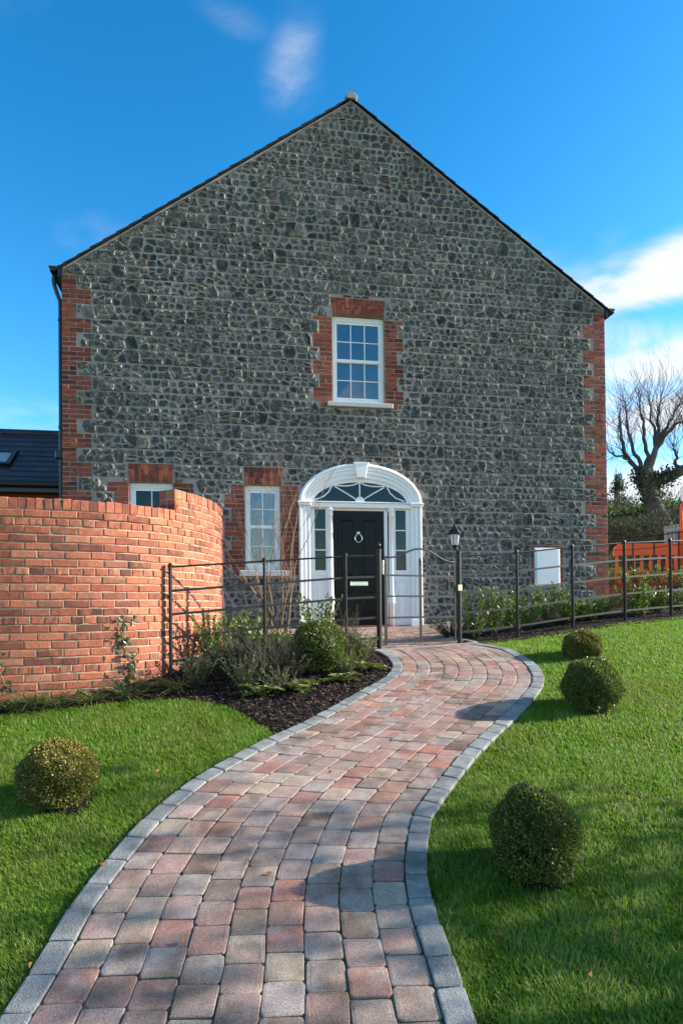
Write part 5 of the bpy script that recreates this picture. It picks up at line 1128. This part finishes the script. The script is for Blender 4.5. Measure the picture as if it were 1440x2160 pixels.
for lb, px_, D_ in (('hazy far shrub right of the conifer', 1322, 33), ('far shrub beside the ivy clad trunk', 1338, 32), ('far shrub against the house corner left of the conifer', 1288, 33)):
    b = at_px(px_, 1078, D_); T = thing('far_shrub', lb, 'shrub', tuple(b), 0, 'far shrubs on the bank crest'); n = 420; P = np.abs(RNG.normal(0, 1, (n, 3)))*[1, 1, .35]*RNG.choice([-1, 1], (n, 3))*[.22, .2, 1]; P[:, 2] = np.abs(P[:, 2])*1.0; V, F, R = leaves(P, RNG.normal(0, .6, (n, 3))+[0, 0, 1], .14, .04); obj('foliage', V, F, 'scrub', T, rnd=R)
# orange plastic barrier
bo = at_px(1290, 1147, 14.0); BT = thing('plastic_barrier', 'bright orange plastic pedestrian barrier standing behind the brick retaining wall', 'barrier', (bo[0], 14.0, bo[2]-1.0)); zt = 1.0; bl_ = 2.05
def bp(P, y0=-.03, y1=.03): V = [(x, y, z) for y in (y0, y1) for x, z in P]; n = len(P); return V, [tuple(range(n)), tuple(range(2*n-1, n-1, -1))]+[(i, n+i, n+(i+1) % n, (i+1) % n) for i in range(n)]
obj('top_rail', *bp([(.02, .72), (.02, .86), (.06, .93), (.16, 1.0), (bl_-.16, 1.0), (bl_-.06, .93), (bl_-.02, .86), (bl_-.02, .72), (bl_-.1, .74), (.1, .74)]), 'orange', BT)
obj('bottom_rail', *bp([(.06, .06), (.06, .40), (bl_-.06, .40), (bl_-.06, .06)]), 'orange', BT)
for k in range(11):
    x = .10+k*(bl_-.2)/10; obj('bar', *bbox(x-.026, x+.026, -.025, .025, .39, .75, .006), 'orange', BT)
for x in (.3, bl_-.3): obj('foot', *bbox(x-.06, x+.06, -.25, .25, .0, .065, .01), 'orange', BT)
pb = at_px(1437, 1150, 13.6); T = thing('orange_hoop', 'tall orange tube hoop at the right frame edge above the barrier', 'post', tuple(pb)); h0 = at_px(1437, 1062, 13.6)-pb
V, F = tube([(0, 0, -.5), (0, 0, h0[2]-.1), (.015, 0, h0[2]-.03), (.07, 0, h0[2]), (.5, 0, h0[2])], .032, 10); obj('tube', V, F, 'orange', T, smooth=True)
# second railing behind the bed
T = thing('far_railing', 'thin black railing beyond the house corner in front of the orange barrier', 'fence', tuple(at_px(1290, 1200, 13.3))); L0 = np.array(T.location)
q = [at_px(1270, 1136, 13.3), at_px(1333, 1134, 13.3), at_px(1378, 1130, 13.2), at_px(1430, 1123, 13.1), at_px(1490, 1115, 13.0)]
for p in q[1:]: V, F = bar(p-[0, 0, .95], p+[0, 0, .015], .02, .04, (0, 1, 0)); obj('post', V-L0, F, 'black', T)
for dz in (0, .25, .5, .75):
    for a, b in zip(q[:-1], q[1:]): V, F = tube([a-[0, 0, dz], b-[0, 0, dz]], .011 if dz == 0 else .007, 6); obj('rail', V-L0, F, 'black', T)
# young hedge in front of the barrier
for i, px_ in enumerate((1296, 1318, 1342, 1366, 1390, 1414, 1437)):
    p = at_px(px_, 1232, 13.05); leafy('hedge_plant', ['small hedge plant by the house corner on the retaining wall', 'second small hedge plant above the retaining wall', 'hedge plant in front of the barrier by the first far post', 'hedge plant in front of the barrier by the middle far post', 'hedge plant below the right half of the barrier', 'hedge plant by the last far railing post', 'hedge plant at the right frame edge above the retaining wall'][i], (p[0], p[1], .74), random.uniform(.3, .42), .2, 10, 12, .06, 'laurel', 'shrub', 'hedge plants on the retaining wall', lw=.4)
# pale post fence far right
T = thing('pale_post_fence', 'low fence of weathered pale posts at the foot of the bank behind the barrier', 'fence', tuple(at_px(1405, 1140, 16.0))); L0 = np.array(T.location)
for k in range(6):
    p = at_px(1403+k*8, 1112-k*1.2, 16.0); V, F = bbox(p[0]-.035, p[0]+.035, p[1]-.03, p[1]+.03, p[2]-.6, p[2]+.02, .006); obj('post', V-L0, F, 'pale', T)
a, b = at_px(1402, 1120, 15.95), at_px(1446, 1112, 15.95); V, F = bar(a, b, .03, .07); obj('rail', V-L0, F, 'pale', T)

# ------------------------------------------------------------------ tree that shades the near lawn (it stands right of the frame, towards the sun)
stp = np.array([8.6, 3.3]); T = thing('shade_tree', 'bare branched tree right of the frame whose shadow falls across the near lawn', 'tree', (stp[0], stp[1], lz(*stp)))
obj('trunk', *tube([(0, 0, -.1), (.05, 0, 1.0), (-.03, .05, 2.0), (.02, .1, 2.6)], [.16, .13, .11, .09], 10), 'bark', T, smooth=True)
out = []
for k in range(11):
    a = random.uniform(0, 2*pi); z = random.uniform(1.0, 2.6); grow((0, 0, z), (cos(a)*1.0, sin(a)*.8, .7), random.uniform(.7, 1.3), .05, 3, out, .6, .45, .12, 4, (2, 4), .006)
V, F, R, E = join([(*tube(p, r, 4, False), random.random()) for p, r, l in out]); obj('branches', V, F, 'twigdark', T, rnd=R)
n = 1500; tips = np.array([p[-1] for p, r, l in out if l <= 1]); P = tips[RNG.integers(0, len(tips), n)]+RNG.normal(0, .12, (n, 3)); V, F, R = leaves(P, RNG.normal(0, 1, (n, 3)), .11, .07); obj('leaves', V, F, 'dark', T, rnd=R)
